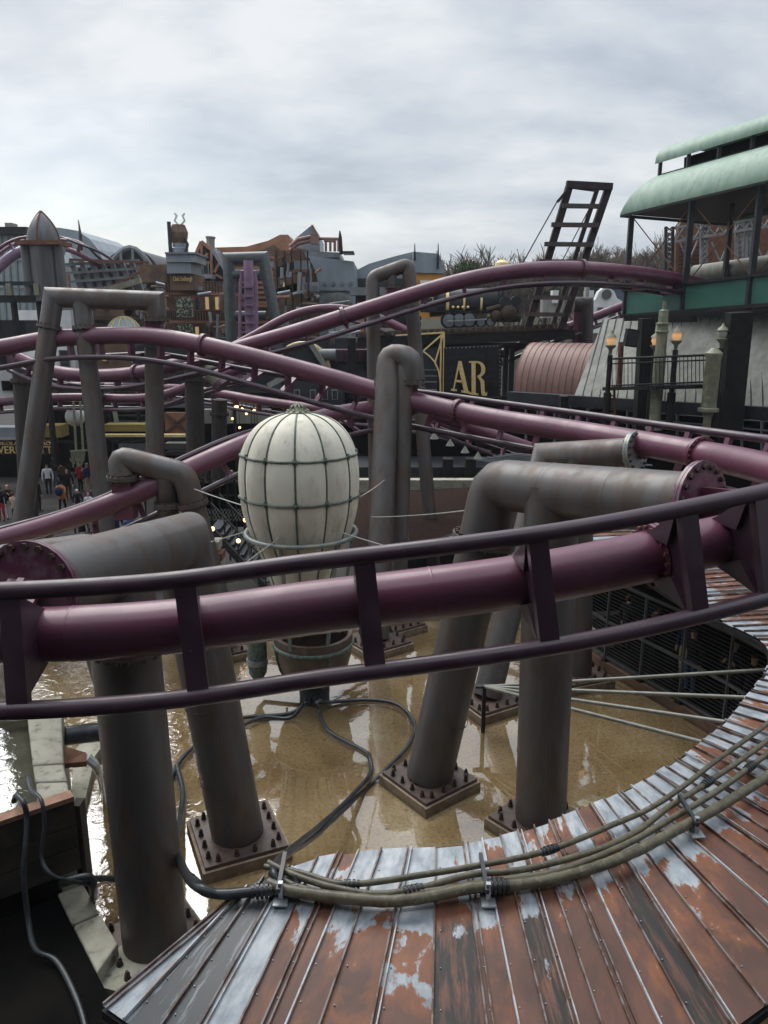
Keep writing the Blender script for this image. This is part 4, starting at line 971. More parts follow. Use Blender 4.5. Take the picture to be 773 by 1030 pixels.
# ================================================================ balconied hotel drum with boiler tower
T = bld('hotel_building', 'brown balconied drum building with a boiler and lantern on top', 178, 58)
hc = W(182, 300, 62)
def drum(name, m, x0, x1, y0, y1, Y, seg=28, arc=(math.pi, 2 * math.pi), thin=None):
    cxx = W((x0 + x1) / 2, y0, Y + 0).x; r = (W(x1, y0, Y).x - W(x0, y0, Y).x) / 2; za, zb = W(180, y0, Y).z, W(180, y1, Y).z
    mb = MB(); pts = [Vector((cxx + r * math.cos(arc[0] + (arc[1] - arc[0]) * k / seg), Y + 5 + .6 * r * math.sin(arc[0] + (arc[1] - arc[0]) * k / seg), 0)) for k in range(seg + 1)]
    if thin:
        for a, b in zip(pts, pts[1:]): mb.bar(Vector((a.x, a.y, (za + zb) / 2)), Vector((b.x, b.y, (za + zb) / 2)), thin, za - zb, ext=.02)
    else: mb.prism([Vector((p.x, p.y, zb)) for p in pts], (0, 0, za - zb))
    return mb.build(name, X[m], T, smooth=False)
drum('wall', 'brick', 134, 230, 281, 420, 60); bx_(T, 'upper_wall', 'brick', 136, 266, 168, 284, 59, 3)
drum('wall', 'brick', 100, 240, 392, 470, 58)
drum('balcony', 'orange', 130, 233, 292, 295.5, 57); drum('railing', 'dkgrey', 130, 233, 281.6, 282.4, 57, thin=.1)
drum('balcony', 'orange', 140, 228, 322, 325, 57.6); drum('railing', 'dkgrey', 140, 228, 312.4, 313, 57.6, thin=.1)
drum('balcony', 'brick', 130, 233, 357, 359.5, 57.6)
for (x0, x1, y0, y1, Y) in ((130, 233, 282, 293, 57), (140, 228, 313, 323, 57.6)):
    m = MB()
    cxx = W((x0 + x1) / 2, y0, Y).x; r = (W(x1, y0, Y).x - W(x0, y0, Y).x) / 2
    for k in range(49):
        a = math.pi + math.pi * k / 48; p = Vector((cxx + r * math.cos(a), Y + 5 + .6 * r * math.sin(a), 0)); z1, z2 = W(180, y0, Y).z, W(180, y1, Y).z
        m.bar(Vector((p.x, p.y, z1)), Vector((p.x, p.y, z2)), .06, .06)
    m.build('railing_grille', X['black'], T, smooth=False)

rw = random.Random(11)
for x in (142, 152, 163, 196, 206, 216):
    for y in (298, 328, 364): 
        window(T, x, y, x + 5, y + 14, 56.4 + abs(x - 180) * .07, 'rust', 'winlit' if rw.random() < .25 else 'glass')
X['mosaic'] = mat('green_white_mosaic', (.05, .06, .045), (.32, .32, .24), rough=.6, scale=5, lo=.5, hi=.56)
for y in (299, 326): bx_(T, 'panel', 'mosaic', 177, y, 194, y + 20, 56.6, .2)
m = MB()
for k in range(9): a = R(180 - 10 * k); m.cyl(W(146 + 16 * math.cos(a), 316 - 16 * math.sin(a), 55), (0, 1, 0), .35, .3, 10)
pl = [W(146 + 20 * math.cos(R(a)), 318 - 20 * math.sin(R(a)), 55.2) for a in range(0, 181, 12)] + [W(146 + 13 * math.cos(R(a)), 318 - 13 * math.sin(R(a)), 55.2) for a in range(180, -1, -12)]
m.prism(pl, (0, .3, 0)); m.build('arch', X['orange'], T, smooth=False)
bx_(T, 'sign_board', 'brick', 171, 276, 197, 292, 57.5, 3)
lettering(T, 'Club Lindbergh', W(184, 281, 57.3), .42, 1.35, 'gold', 'sign_lettering')
bx_(T, 'boiler', 'zinc', 168, 264, 192, 275, 57, 3.2); bx_(T, 'boiler_top', 'zinc', 167, 255, 196, 263.6, 56.8, 3.6); bx_(T, 'cornice', 'grey', 166, 253.6, 197, 255.4, 56.6, 4)
c = W(181, 250, 59)
def zy(y, Y=59): return W(181, y, Y).z
MB().lathe((c.x, 59, 0), [(.62, zy(256)), (.62, zy(250)), (.5, zy(249)), (.5, zy(245))], 16).build('neck', X['zinc'], T)
MB().lathe((c.x, 59, 0), [(.48, zy(246)), (.62, zy(240)), (.68, zy(234)), (.5, zy(227)), (.45, zy(226))], 8).build('lantern', X['brick'], T, smooth=False)
m = MB()
for s in (-1, 1): m.tube([W(181 + s * 1.5, 226, 59), W(181 + s * 5, 222, 59), W(181 + s * 3, 217, 59), W(181 + s * 5, 214.5, 59)], .07, 6)
m.build('finial', X['white'], T)
MB().tube([W(172, 256, 58.5), W(170, 223, 58.5)], .14, 8).build('flue', X['dkgrey'], T)
MB().tube([W(187, 254, 58.5), W(189, 246, 58.5), W(186, 240, 58.5)], .1, 8).build('tube', X['dkgrey'], T)
# gable house
T = bld('gable_house', 'half timbered pointed gable house with cylindrical chimney beside the hotel drum', 212, 66)
pl_(T, 'wall', 'dkgrey', [(196, 262), (203, 243), (214, 252), (228, 270), (228, 300), (196, 300)], 66, 6)
m = MB()
gp = [(195, 263), (199, 252), (203, 243), (214, 252), (224, 266), (228, 276)]
for a, b in zip(gp, gp[1:]): m.bar(W(*a, 65.8), W(*b, 65.8), .3, .25)
for a, b in (((203, 243), (203, 264)), ((203, 262), (197, 256)), ((203, 262), (209, 255)), ((203, 263), (198, 262)), ((213, 253), (213, 290)), ((221, 264), (216, 274)), ((217, 276), (224, 280)), ((197, 264), (214, 264))): m.bar(W(*a, 65.7), W(*b, 65.7), .18, .18)
m.build('timber', X['orange'], T, smooth=False)
window(T, 197, 264, 203, 276, 65.4, 'cladding', 'glass'); window(T, 204, 264, 210, 276, 65.4, 'cladding', 'glass')
bx_(T, 'canopy', 'zinc', 199, 276, 213, 280, 64, 1.5)
m = MB(); m.bar(W(214, 251, 65), W(230, 276, 65), .25, .3); m.build('verge', X['zinc'], T, smooth=False)
MB().tube([W(212, 258, 67), W(212, 240, 67)], .34, 14).build('chimney', X['cladding'], T)
MB().tube([W(212, 240, 67), W(212, 238, 67)], .40, 14).build('chimney_cap', X['grey'], T)
# long orange roof
T = bld('long_hall', 'long hall with swept orange brown roof and slatted brown wall', 250, 72)
pl_(T, 'roof', 'orange', [(216, 249), (248, 248), (270, 242), (282, 236), (290, 236), (296, 246), (292, 262), (216, 258)], 72, 10)
pl_(T, 'wall', 'brick', [(216, 257), (262, 252), (276, 246), (292, 262), (292, 400), (216, 400)], 71.5, 8)
m = MB()
for k in range(24): m.bar(W(217, 260 + 5 * k, 71.4), W(276, 259 + 5 * k, 71.4), .14, .22)
m.build('slats', X['orange'], T, smooth=False)
bx_(T, 'beam', 'orange', 218, 306, 275, 309, 70.8, .5); bx_(T, 'beam', 'orange', 218, 329, 280, 331, 70.8, .5)
# dark portal frame + lilac lift track
T = thing('portal_frame', 'dark blue grey steel portal straddling the vertical lilac track', 'frame', (W(250, 400, 50).x, 50, 0))
X['slate'] = mat('slate_blue_steel', (.050, .062, .068), (.07, .085, .09), rough=.45, scale=2)
f = [W(231, 345, 50), W(230, 260, 50), W(265, 259, 50), W(279, 330, 50)]
f[0].z = 0; MB().tube(f, .36, 16).build('frame', X['slate'], T)
MB().tube([W(231, 276, 50), W(262, 276, 50)], .28, 14).build('crossbar', X['slate'], T); MB().tube([W(232, 317, 50), W(268, 317, 50)], .26, 14).build('crossbar', X['slate'], T)
MB().tube([W(279, 330, 50), Vector((W(281, 400, 50).x, 50, 0))], .3, 14).build('leg', X['slate'], T)
c = W(250, 300, 49); T = thing('coaster_track', 'vertical lilac coaster track with two rails inside the dark portal', 'coaster track', (c.x, 49, 0), 'purple roller coaster tracks')
MB().tube([(c.x, 49, W(250, 380, 49).z), W(250, 262, 49)], .30, 14).build('spine', X['lilac'], T)
for s in (-1, 1): MB().tube([W(250 + s * 9, 380, 48.5), W(250 + s * 8, 285, 48.5), W(250 + s * 6, 272, 48.3)], .10, 8).build('rail', X['lilac'], T)
for y in range(288, 380, 9): bx_(T, 'tie', 'lilac', 242, y, 258, y + 1.6, 48.5, .3)

# ================================================================ grey curved building with copper pipes
T = bld('curved_building', 'blue grey curved metal building with balconies and copper pipes on its roof', 320, 60)
pl_(T, 'facade', 'zinc', [(306, 258), (312, 256), (318, 262), (324, 275), (327, 292), (327, 345), (356, 345), (357, 290), (356, 258), (349, 257), (312, 256)][::-1][:0] or [(310, 257), (356, 263), (358, 300), (357, 350), (322, 350), (321, 290), (318, 274)], 60, 8)
pl_(T, 'upper_wall', 'grey', [(305, 252), (342, 254), (342, 259), (308, 259)], 60.5, 6)
bx_(T, 'rear_wall', 'brick', 278, 252, 322, 352, 62, 5)
m = MB()
for k in range(4): m.cyl(W(327 + 8.6 * k, 285, 59.9), (0, 1, 0), .14, .2, 14)
m.build('portholes', X['grey'], T)
bx_(T, 'string_course', 'grey', 322, 291, 357, 292.5, 59.7, .3)
def fan(cx_, cy_, r, Y):
    m = MB(); m.prism([W(cx_ + r * math.cos(R(a)), cy_ - r * math.sin(R(a)), Y) for a in range(0, 181, 10)], (0, .5, 0)); return m
fan(340, 310, 16, 59.5).build('fan_dome', X['cladding'], T, smooth=False)
m = MB()
for a in range(0, 181, 12): m.bar(W(340, 310, 59.4), W(340 + 16 * math.cos(R(a)), 310 - 16 * math.sin(R(a)), 59.4), .07, .07)
m.build('fan_ribs', X['grey'], T, smooth=False)
bx_(T, 'pale_wall', 'glaz', 330, 322, 362, 345, 59, 2)
for (y0, x0, x1) in ((266, 296, 311), (288, 305, 320)):
    bx_(T, 'balcony', 'zinc', x0, y0 - 4, x1, y0 + 5, 58.5, 1.2); bx_(T, 'balcony_edge', 'brick', x0 - 4, y0 + 5, x1, y0 + 8, 58.2, 1.6)
    pl_(T, 'balcony', 'void', [(278, y0 + 3), (296, y0 - 3), (x0, y0 - 3), (x0, y0 + 5), (278, y0 + 13)], 58.6, .3)
for (a, b) in (((276, 262), (296, 251)), ((276, 283), (298, 272)), ((278, 301), (300, 293))):
    m = MB(); m.bar(W(*a, 58), W(*b, 58), .2, .2); m.bar(W(b[0], b[1], 58), W(b[0] + 12, b[1] + 1, 58), .2, .2); m.build('rail', X['rust'], T, smooth=False)
for x in (279, 287, 294, 303, 310): bx_(T, 'post', 'black', x, 252, x + 1.2, 350, 57.9, .2)
for x, y in ((283, 256), (284, 283), (292, 290), (282, 268)): window(T, x, y, x + 4, y + 9, 61.8, 'brick', 'winlit' if y in (283, 268) else 'glass')
pl_(T, 'gable_roof', 'zinc', [(297, 240), (313, 227), (316, 229), (322, 240), (322, 253), (297, 253)], 63, 4)
pl_(T, 'gable_trim', 'orange', [(313, 226), (315, 226), (323, 240), (321, 240)], 62.8, .4)
for y in (240, 244): MB().tube([W(292, y + 8, 61), W(300, y + 1, 61), W(312, y - 1.5, 61), W(318, y - 2, 61)], .15, 10).build('copper_pipe', X['copper'], T)
MB().tube([W(321, 240, 61), W(341, 240.5, 61), W(341, 253, 61)], .12, 10).build('copper_pipe', X['copper'], T)
MB().tube([W(326, 242, 61), W(337, 242.5, 61), W(337, 253, 61)], .11, 10).build('copper_pipe', X['copper'], T)
for x in (328, 332.5): MB().tube([W(x, 243, 61), W(x, 253, 61)], .10, 10).build('copper_pipe', X['copper'], T)
bx_(T, 'boiler_box', 'copper', 312.5, 235, 320.5, 245, 60.5, 1)
MB().tube([W(343.5, 256, 60), W(342.5, 239, 60), W(342, 232, 60)], [.14, .13, .04], 8).build('flue', X['black'], T)
bx_(T, 'canopy', 'black', 345, 252.5, 356, 254.5, 59, 2)
# grey barrel hall with ochre wall
T = bld('barrel_hall', 'grey barrel roofed hall with an ochre gable wall and two spikes', 400, 66)
pl_(T, 'roof', 'zinc', [(358, 272), (372, 265), (400, 257), (417, 253), (418, 288), (358, 282)], 68, 8)
pl_(T, 'roof_end', 'zinc', [(416, 253), (440, 255), (445, 262), (447, 272), (447, 275), (416, 274)], 65, 6)
pl_(T, 'gable_wall', 'ochre', [(417, 274), (446.5, 275), (446.5, 320), (417, 320)], 65.2, 5)
bx_(T, 'sign_board', 'white', 423, 282, 441, 290, 65, .2)
bx_(T, 'side_wall', 'dkgrey', 358, 280, 417, 330, 67, 5)
for x in (417.5, 441): MB().tube([W(x, 262, 64.6), W(x, 254, 64.6), W(x, 245, 64.6)], [.10, .06, .03], 8).build('spike', X['black'], T)
bx_(T, 'flue', 'dkgrey', 439.5, 258, 442, 270, 64.8, .4)
bx_(T, 'duct', 'grey', 352, 289, 392, 297, 55, 1.5); bx_(T, 'duct', 'black', 358, 297, 372, 345, 56, 2)

# scaffold, pipework and lean-tos that crowd the far facades
rs_ = random.Random(77)
for gi, (x0, x1, y0, y1, Y, lab) in enumerate(((66, 132, 262, 300, 54, 'tangle of pale pipes and struts right of the pointed tower'), (132, 166, 284, 345, 54, 'rusty pipework in front of the hotel drum at its left side'), (196, 232, 284, 350, 55, 'thin scaffold before the gable house'), (262, 292, 256, 350, 56, 'copper coloured scaffold on the long hall end'), (286, 322, 256, 350, 57, 'pipes and railings over the balconies of the curved building'), (330, 372, 300, 352, 50, 'grey pipes under the barrel roofed hall'))):
    T = bld('pipework', lab, (x0 + x1) / 2, Y, 'pipework')
    for k in range(16):
        m_ = rs_.choice(['grey', 'orange', 'cladding', 'brick', 'zinc', 'copper']); x = rs_.uniform(x0, x1); y = rs_.uniform(y0, y1); r = rs_.uniform(.05, .14)
        if rs_.random() < .5: pts = [W(x, y, Y), W(x + rs_.uniform(-2, 2), min(y1, y + rs_.uniform(8, 26)), Y)]
        else: pts = [W(x, y, Y), W(min(x1, x + rs_.uniform(6, 22)), y + rs_.uniform(-4, 4), Y)]
        if rs_.random() < .4: pts.append(pts[-1] + Vector((0, .8, 0)))
        MB().tube(pts, r, 8).build('pipe', X[m_], T)
    for k in range(7):
        x = rs_.uniform(x0, x1 - 6); y = rs_.uniform(y0, y1 - 8); bx_(T, 'box', rs_.choice(['grey', 'brick', 'cladding', 'zinc', 'dkgrey']), x, y, x + rs_.uniform(2, 6), y + rs_.uniform(2, 7), Y + .5, .6)
# lower dark clutter between the track rows
def block(name, label, m, x0, y0, x1, y1, Y, t=2.0, cat='building'):
    mb = MB(); wb(mb, x0, y0, x1, y1, Y, t); return tag(mb.build(name, X[m], smooth=False), label, cat)
T = bld('market_hall', 'dark open market hall with warm lights and an orange shutter behind the left tracks', 200, 45)
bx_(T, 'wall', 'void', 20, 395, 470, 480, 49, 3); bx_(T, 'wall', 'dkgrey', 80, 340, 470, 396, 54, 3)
bx_(T, 'fascia', 'cladding', 205, 412, 272, 426, 47, .6); bx_(T, 'fascia', 'grey', 150, 402, 270, 410, 48, 1)
bx_(T, 'shutter', 'orange', 166, 415, 190, 436, 45, .3)
m = MB(); m.bar(W(166, 415, 44.9), W(190, 436, 44.9), .12, .12); m.bar(W(190, 415, 44.9), W(166, 436, 44.9), .12, .12); m.build('cross_brace', X['brick'], T, smooth=False)
X['moss'] = mat('yellow_moss_flowers', (.16, .13, .04), (.30, .25, .10), rough=.9, scale=30)
bx_(T, 'planted_edge', 'moss', 105, 427, 150, 434, 43, 1.0); bx_(T, 'planted_edge', 'moss', 16, 428, 62, 440, 41, 1.0)
bx_(T, 'beam', 'gold', 105, 437, 186, 439.5, 42.5, .3); bx_(T, 'beam', 'dkgrey', 105, 440, 190, 444, 43, .8); bx_(T, 'counter', 'cladding', 166, 446, 190, 452, 44, .8)
bx_(T, 'counter', 'grey', 120, 446, 148, 456, 43, .8); bx_(T, 'shelf', 'dkgrey', 166, 455, 192, 458, 43, .8)
for x in (107, 112, 140, 193, 236): bx_(T, 'post', 'black', x, 395, x + 2, 500, 44, .4)
for k in range(5): bx_(T, 'shelf', 'dkgrey', 107, 400 + 6 * k, 150, 401 + 6 * k, 44.5, .4)
m = MB(); m.bar(W(113, 400, 44), W(118, 426, 44), .2, .2); m.build('diagonal', X['cladding'], T, smooth=False)
m = MB(); m.bar(W(270, 388, 44), W(300, 372, 44), .3, .3); m.build('diagonal', X['cladding'], T, smooth=False)
window(T, 94, 404, 106, 424, 44, 'grey', 'glass')
m = MB(); m.sphere(W(76, 419, 43), .55, 12, 8); m.build('globe', X['white'], T)
T = bld('wagon_row', 'dark goods wagons with red side panels under the crossing track', 340, 47, 'wagon')
bx_(T, 'wagon_side', 'purple', 320, 352, 372, 364, 47, 2); bx_(T, 'chassis', 'black', 318, 364, 375, 369, 47.2, 2)
m = MB()
for x in range(322, 372, 6): m.bar(W(x, 352, 46.9), W(x, 364, 46.9), .12, .12)
m.build('ribs', X['purple_dark'], T, smooth=False)
MB().tube([W(318, 357, 46), W(338, 357, 46)], .35, 14).build('tank', X['grey'], T)
for x in range(325, 372, 9): MB().cyl(W(x, 370, 46.8), (0, 1, 0), .28, .3, 12).build('wheel', X['dkgrey'], T)
block('bridge_post', 'dark steel post standing before the red wagon panels', 'black', 350, 340, 358, 400, 45, .8, 'post')
T = bld('round_boiler', 'big round boiler end with pale rim below the crossing track', 305, 46, 'boiler')
c = W(305, 372, 46); MB().tube([c + Vector((0, 0, 0)), c + Vector((0, 3, 0))], 1.5, 28).build('drum', X['dkgrey'], T)
MB().tube([c + Vector((1.55 * math.cos(R(a)), -.05, 1.55 * math.sin(R(a)))) for a in range(0, 181, 12)], .10, 8).build('rim', X['gold'], T)
m = MB(); m.bar(W(313, 346, 45.5), W(329, 371, 45.5), .28, .28); m.build('brace', X['cladding'], T, smooth=False)
T = bld('kiosk', 'grey kiosk with white framed windows under the crossing tracks', 330, 43, 'kiosk')
bx_(T, 'wall', 'dkgrey', 290, 376, 345, 412, 43, 2)
for x in (296, 312, 324, 334): window(T, x, 392, x + 6, 402, 42.9, 'cladding', 'glass')
T = bld('ventilator', 'brown wall with yellow rosette above the left tracks', 105, 46, 'wall')
bx_(T, 'wall', 'brick', 96, 345, 128, 372, 46, 1); MB().cyl(W(106, 360, 45.9), (0, 1, 0), .2, .2, 8).build('rosette', X['gold'], T)
c = W(125, 330, 50); T = thing('glass_dome', 'small pale green glass dome between the left portal legs', 'dome', (c.x, 50, 0))
MB().sphere((c.x, 50, W(125, 336, 50).z), 1.05, 16, 12).build('glass', X['glaz'], T)
m = MB()
for a in range(0, 180, 30):
    m.tube([Vector((c.x + 1.08 * math.cos(R(a)) * math.sin(R(b)), 50 + 1.08 * math.sin(R(a)) * math.sin(R(b)), W(125, 336, 50).z + 1.08 * math.cos(R(b)))) for b in range(-90, 91, 15)], .03, 4)
m.build('ribs', X['gold'], T)

# shop sign
T = bld('shop_front', 'dark chocolate shop with gold lettering on a maroon board at the left edge', 20, 44, 'shop')
X['maroon'] = mat('maroon_sign_board', (.055, .012, .016), (.04, .01, .013), rough=.5)
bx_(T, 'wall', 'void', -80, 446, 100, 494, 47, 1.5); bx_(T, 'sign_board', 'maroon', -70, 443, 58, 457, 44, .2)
lettering(T, 'SCHOKOLADEN & BROT', W(20, 446, 43.9), .20, 4.0, 'gold', 'small_lettering')
lettering(T, 'WERKSTATT', W(23, 452.5, 43.9), .42, 3.4, 'gold', 'large_lettering')
pl_(T, 'awning', 'zinc', [(-80, 430), (24, 430), (16, 440), (-80, 440)], 43.5, 1); 
m = MB(); m.bar(W(52, 455, 43.4), W(61, 430, 43.4), .25, .12); m.build('bracket', X['rust'], T, smooth=False)
MB().sphere(W(64, 434, 43), .12, 10, 8).build('lamp', X['warm'], T)
T = bld('wicker_chandelier', 'pale rope cage hanging over the plaza', 80, 37, 'hanging lamp')
m = MB()
for x in (74, 81): m.bar(W(x, 404, 37), W(x + 3, 455, 37), .09, .09)
for k in range(9): m.bar(W(72 + k * 1.7, 454, 37), W(74 + k * 1.3, 470 - (k % 3) * 3, 37), .05, .05)
m.bar(W(71, 454, 37), W(88, 453, 37), .07, .07); m.build('ropes', X['olive'], T, smooth=False)

# string lights in the market
rl = random.Random(4)
for gi, (xs, ys, lab) in enumerate((((232, 262), (405, 445), 'warm bulbs of the market left of the balloon crown'), ((205, 225), (412, 430), 'warm bulbs between the two dark columns'), ((362, 372), (430, 470), 'warm bulbs hanging just right of the balloon'))):
    T = bld('string_lights', lab, sum(xs) / 2, 44, 'string lights')
    for k in range((12, 4, 4)[gi]):
        x, y = rl.uniform(*xs), rl.uniform(*ys); c = W(x, y, 43)
        b = MB(); b.sphere(c, .075, 8, 6); b.build('bulb', X['warm'], T)
        b = MB(); b.tube([c + Vector((0, 0, .07)), Vector((c.x, 43, W(x, ys[0] - 6, 43).z))], .02, 5); b.build('cord', X['black'], T)
for (x, y, lab) in ((211, 450, 'larger round lantern by the thick dark column'), (218, 451, 'smaller round lantern by the thick dark column')):
    c = W(x, y, 41); T = thing('lantern', lab, 'lamp', c); MB().cyl(c, (0, 1, 0), .17, .12, 18).build('glass', X['winlit'], T); MB().cyl(c + Vector((0, .1, 0)), (0, 1, 0), .20, .08, 18).build('frame', X['olive'], T)

# ================================================================ stairs, wall, bank behind the balloon
T = thing('stairs', 'dark steel stairs with small lights going down left of the balloon', 'stairs', W(245, 560, 26))
sa, sb = W(214, 534, 26), W(268, 592, 24.5)
for s in (0, 1.4):
    o_ = Vector((.0, s, 0)); m = MB(); m.bar(sa + o_, sb + o_, .08, .28); m.build('stringer', X['black'], T, smooth=False)
    m = MB(); m.bar(sa + o_ + Vector((0, 0, 1.0)), sb + o_ + Vector((0, 0, 1.0)), .05, .05); m.build('handrail', X['black'], T, smooth=False)
    for k in range(5):
        p = sa.lerp(sb, k / 4) + o_; m = MB(); m.bar(p, p + Vector((0, 0, 1.0)), .04, .04); m.build('baluster', X['black'], T, smooth=False)
for k in range(11):
    p = sa.lerp(sb, (k + .5) / 11); MB().box(p + Vector((0, .7, .12)), (.34, 1.35, .05)).build('tread', X['dkgrey'], T, smooth=False)
for (x, y) in ((214, 532), (240, 544), (247, 523)):
    c = W(x, y, 24.4); L_ = thing('step_light', {214: 'step light at the head of the stairs', 240: 'step light half way down the stairs', 247: 'step light beside the balloon hoop'}[x], 'lamp', c)
    MB().sphere(c, .075, 10, 8).build('bulb', X['warm'], L_); MB().box(c - Vector((0, -.02, .14)), (.1, .1, .14)).build('bracket', X['dkgrey'], L_, smooth=False)
T = thing('stone_pillar', 'short stone pillar with rusty cap beside the big left elbow', 'pillar', G(215, 640, 0))
c = W(216, 565, 21.5); MB().box((c.x, 21.5, W(216, 562, 21.5).z / 2), (.5, .5, W(216, 562, 21.5).z)).build('shaft', X['concrete'], T, smooth=False)
MB().box((c.x, 21.5, W(216, 558, 21.5).z), (.56, .56, .2)).build('cap', X['rust'], T, smooth=False); MB().box((c.x - .05, 21.7, W(216, 549, 21.5).z), (.42, .5, .25)).build('stone', X['concrete'], T, smooth=False)
T = thing('chain_fence', 'black lattice fence with ropes behind the stairs', 'fence', W(230, 520, 29))
for x in range(196, 262, 8):
    a = W(x, 480, 29); MB().bar(a, Vector((a.x, 29, .3)), .07, .07).build('post', X['black'], T, smooth=False)
for y in (484, 498, 512): bx_(T, 'rail', 'black', 194, y, 262, y + .9, 29, .06)
m = MB()
for k in range(14): m.bar(W(206 + k * 3.4, 512, 28.8), W(213 + k * 3.2, 524, 28.8), .02, .02); m.bar(W(213 + k * 3.4, 512, 28.8), W(206 + k * 3.2, 524, 28.8), .02, .02)
m.build('ropes', X['cladding'], T, smooth=False)
bx_(T, 'panel', 'void', 196, 486, 262, 530, 29.4, .1)
X['soil'] = mat('brown_planted_bank', (.016, .008, .006), (.030, .017, .012), rough=.95, scale=9, bump=.8, bscale=20)
def sloped(name, m, pts, label, kind=True, cat=None):
    mb = MB(); mb.add(pts, [tuple(range(len(pts)))]); o = mb.build(name, X[m], smooth=False)
    return tag(o, label, cat, None, 'structure' if kind else None)
sloped('planted_bank', 'soil', [W(352, 560, 24.8), W(520, 552, 24.8), W(520, 488, 33), W(352, 496, 33)], 'dark brown bark covered bank behind the twin column')
T = bld('stone_wall', 'low pale stone retaining wall on top of the brown bank', 430, 33.2, 'wall')
bx_(T, 'masonry', 'concrete', 360, 483, 530, 496, 33.2, .5)
T = bld('slatted_deck', 'pale slatted deck between the twin column and the big elbow', 450, 24, 'deck')
for k in range(9):
    m = MB(); a = W(408 + k * 3, 556 - k * 0.2, 23.5 + k * .25); b = W(478 + k * 3, 533 - k * 1.2, 26 + k * .25)
    m.bar(a - Vector((0, 0, .0 )), b, .16, .05); m.build('slat', X['cladding'], T, smooth=False)
m = MB(); m.add([W(404, 560, 23.4), W(490, 536, 26), W(505, 520, 28.5), W(430, 545, 25.8)], [(0, 1, 2, 3)]); m.build('base', X['black'], T, smooth=False)
T = bld('stage', 'dark covered stage with cones of black lamps under the sign bridge', 450, 37, 'stage')
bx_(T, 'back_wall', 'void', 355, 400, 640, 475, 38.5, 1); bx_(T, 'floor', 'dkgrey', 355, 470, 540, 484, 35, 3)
for x in (452, 475): bx_(T, 'bin', 'black', x - 6, 462, x + 4, 482, 34.5, .6)
for k, (x, y) in enumerate(((437, 438), (453, 445), (468, 452), (481, 458))):
    c = W(x, y, 28); L_ = thing('cone_lamp', ['leftmost', 'second', 'third', 'rightmost'][k] + ' of four pale cone lamps hanging under the track', 'lamp', c, 'pale cone lamps under the track')
    MB().lathe(c, [(.16, -.12), (.03, .10), (.02, .13)], 16).build('shade', X['cladding'], L_); MB().tube([c + Vector((0, 0, .1)), c + Vector((0, 0, .6))], .02, 6).build('rod', X['black'], L_)

# ================================================================ railway bridge, train and signs in the middle
Yb = 45
T = bld('railway_bridge', 'black girder bridge carrying the steam train', 500, Yb, 'bridge')
X['ballast'] = mat('brown_track_ballast', (.16, .13, .10), (.08, .07, .055), rough=.9, scale=12, bump=.6)
m = MB(); m.hexa([W(360, 340, 44), W(572, 331, 44), W(572, 331, 48), W(360, 340, 48), W(360, 334, 44), W(572, 325, 44), W(572, 325, 48), W(360, 334, 48)]); m.build('deck', X['ballast'], T, smooth=False)
m = MB(); m.bar(W(360, 345, 44.2), W(578, 336, 44.2), .4, .55); m.build('girder', X['black'], T, smooth=False)
bx_(T, 'girder', 'black', 360, 345, 590, 350, 45, 1)
for k in range(30): m = MB(); m.bar(W(362 + 7 * k, 336.5 - .3 * k, 43.8), W(366 + 7 * k, 336.3 - .3 * k, 43.8), .3, .18); m.build('sleeper', X['wood'], T, smooth=False)
for x in (394, 506, 512, 572): bx_(T, 'post', 'black', x, 345, x + 4, 470, 45.5, .5)
T = bld('steam_train', 'dark steam locomotive with brass dome facing right on the bridge', 470, 46, 'locomotive')
def base_y(x): return 333 - (x - 400) * .045
bc, be = W(432, 306, 46), W(500, 302, 46)
MB().tube([bc, be], .72, 24).build('boiler', X['dkgrey'], T); MB().tube([be, W(503, 302, 46)], .8, 24).build('smokebox', X['black'], T)
for a_, b_ in ((448, 451), (465, 467), (482, 484)): MB().tube([W(a_, 305, 46), W(b_, 305, 46)], .76, 24).build('boiler_band', X['gold'], T)
MB().tube([W(505, 300, 45.6), W(505, 270, 45.6)], .2, 12).build('smokestack', X['dkgrey'], T)
MB().lathe(W(505, 269, 45.6), [(.22, -.1), (.42, .05), (.38, .25), (.2, .38), (.08, .42), (.08, .52)], 16).build('stack_cap', X['gold'], T)
bx_(T, 'running_board', 'black', 424, 312, 505, 314, 45.2, 1.6); bx_(T, 'cab', 'dkgrey', 424, 296, 440, 314, 45.3, 1.5); bx_(T, 'cab_roof', 'black', 422, 293, 442, 296, 45.1, 1.9)
window(T, 428, 299, 436, 306, 45.2, 'gold', 'glass')
for k, x in enumerate((452, 462, 472, 484, 494)):
    r = .48 if k < 3 else .3; c = W(x, base_y(x) - r * 8.2 * 2.08 / 1, 45.0); w_ = MB(); w_.tube([c, c + Vector((0, .18, 0))], r, 20); o = w_.build('wheel', X['black'], T)
    MB().tube([c - Vector((0, .03, 0)), c + Vector((0, .01, 0))], r * .72, 20).build('rim', X['grey'], o)
m = MB(); m.bar(W(450, 323, 44.8), W(490, 321, 44.8), .08, .08); m.build('side_rod', X['galv'], T, smooth=False)
m = MB()
for x in (456, 461, 466, 471): m.sphere(W(x, 309, 45.1), .08, 8, 6)
m.build('brass_fittings', X['gold'], T)
for x, y in ((508, 304), (519, 303)): MB().cyl(W(x, y, 45), (0, -1, 0), .3, .35, 16).build('headlight', X['dkgrey'], T)
m = MB(); m.sphere(W(512, 315, 45), .5, 12, 8); m.sphere(W(499, 318, 45), .35, 10, 8); m.tube([W(490, 312, 45), W(505, 308, 45), W(522, 312, 45)], .15, 8); m.build('front_gear', X['wood'], T)
bx_(T, 'buffer_beam', 'black', 498, 318, 524, 324, 45, 1.4)
T = bld('wagon', 'low dark tender wagon coupled behind the locomotive', 415, 46, 'wagon')
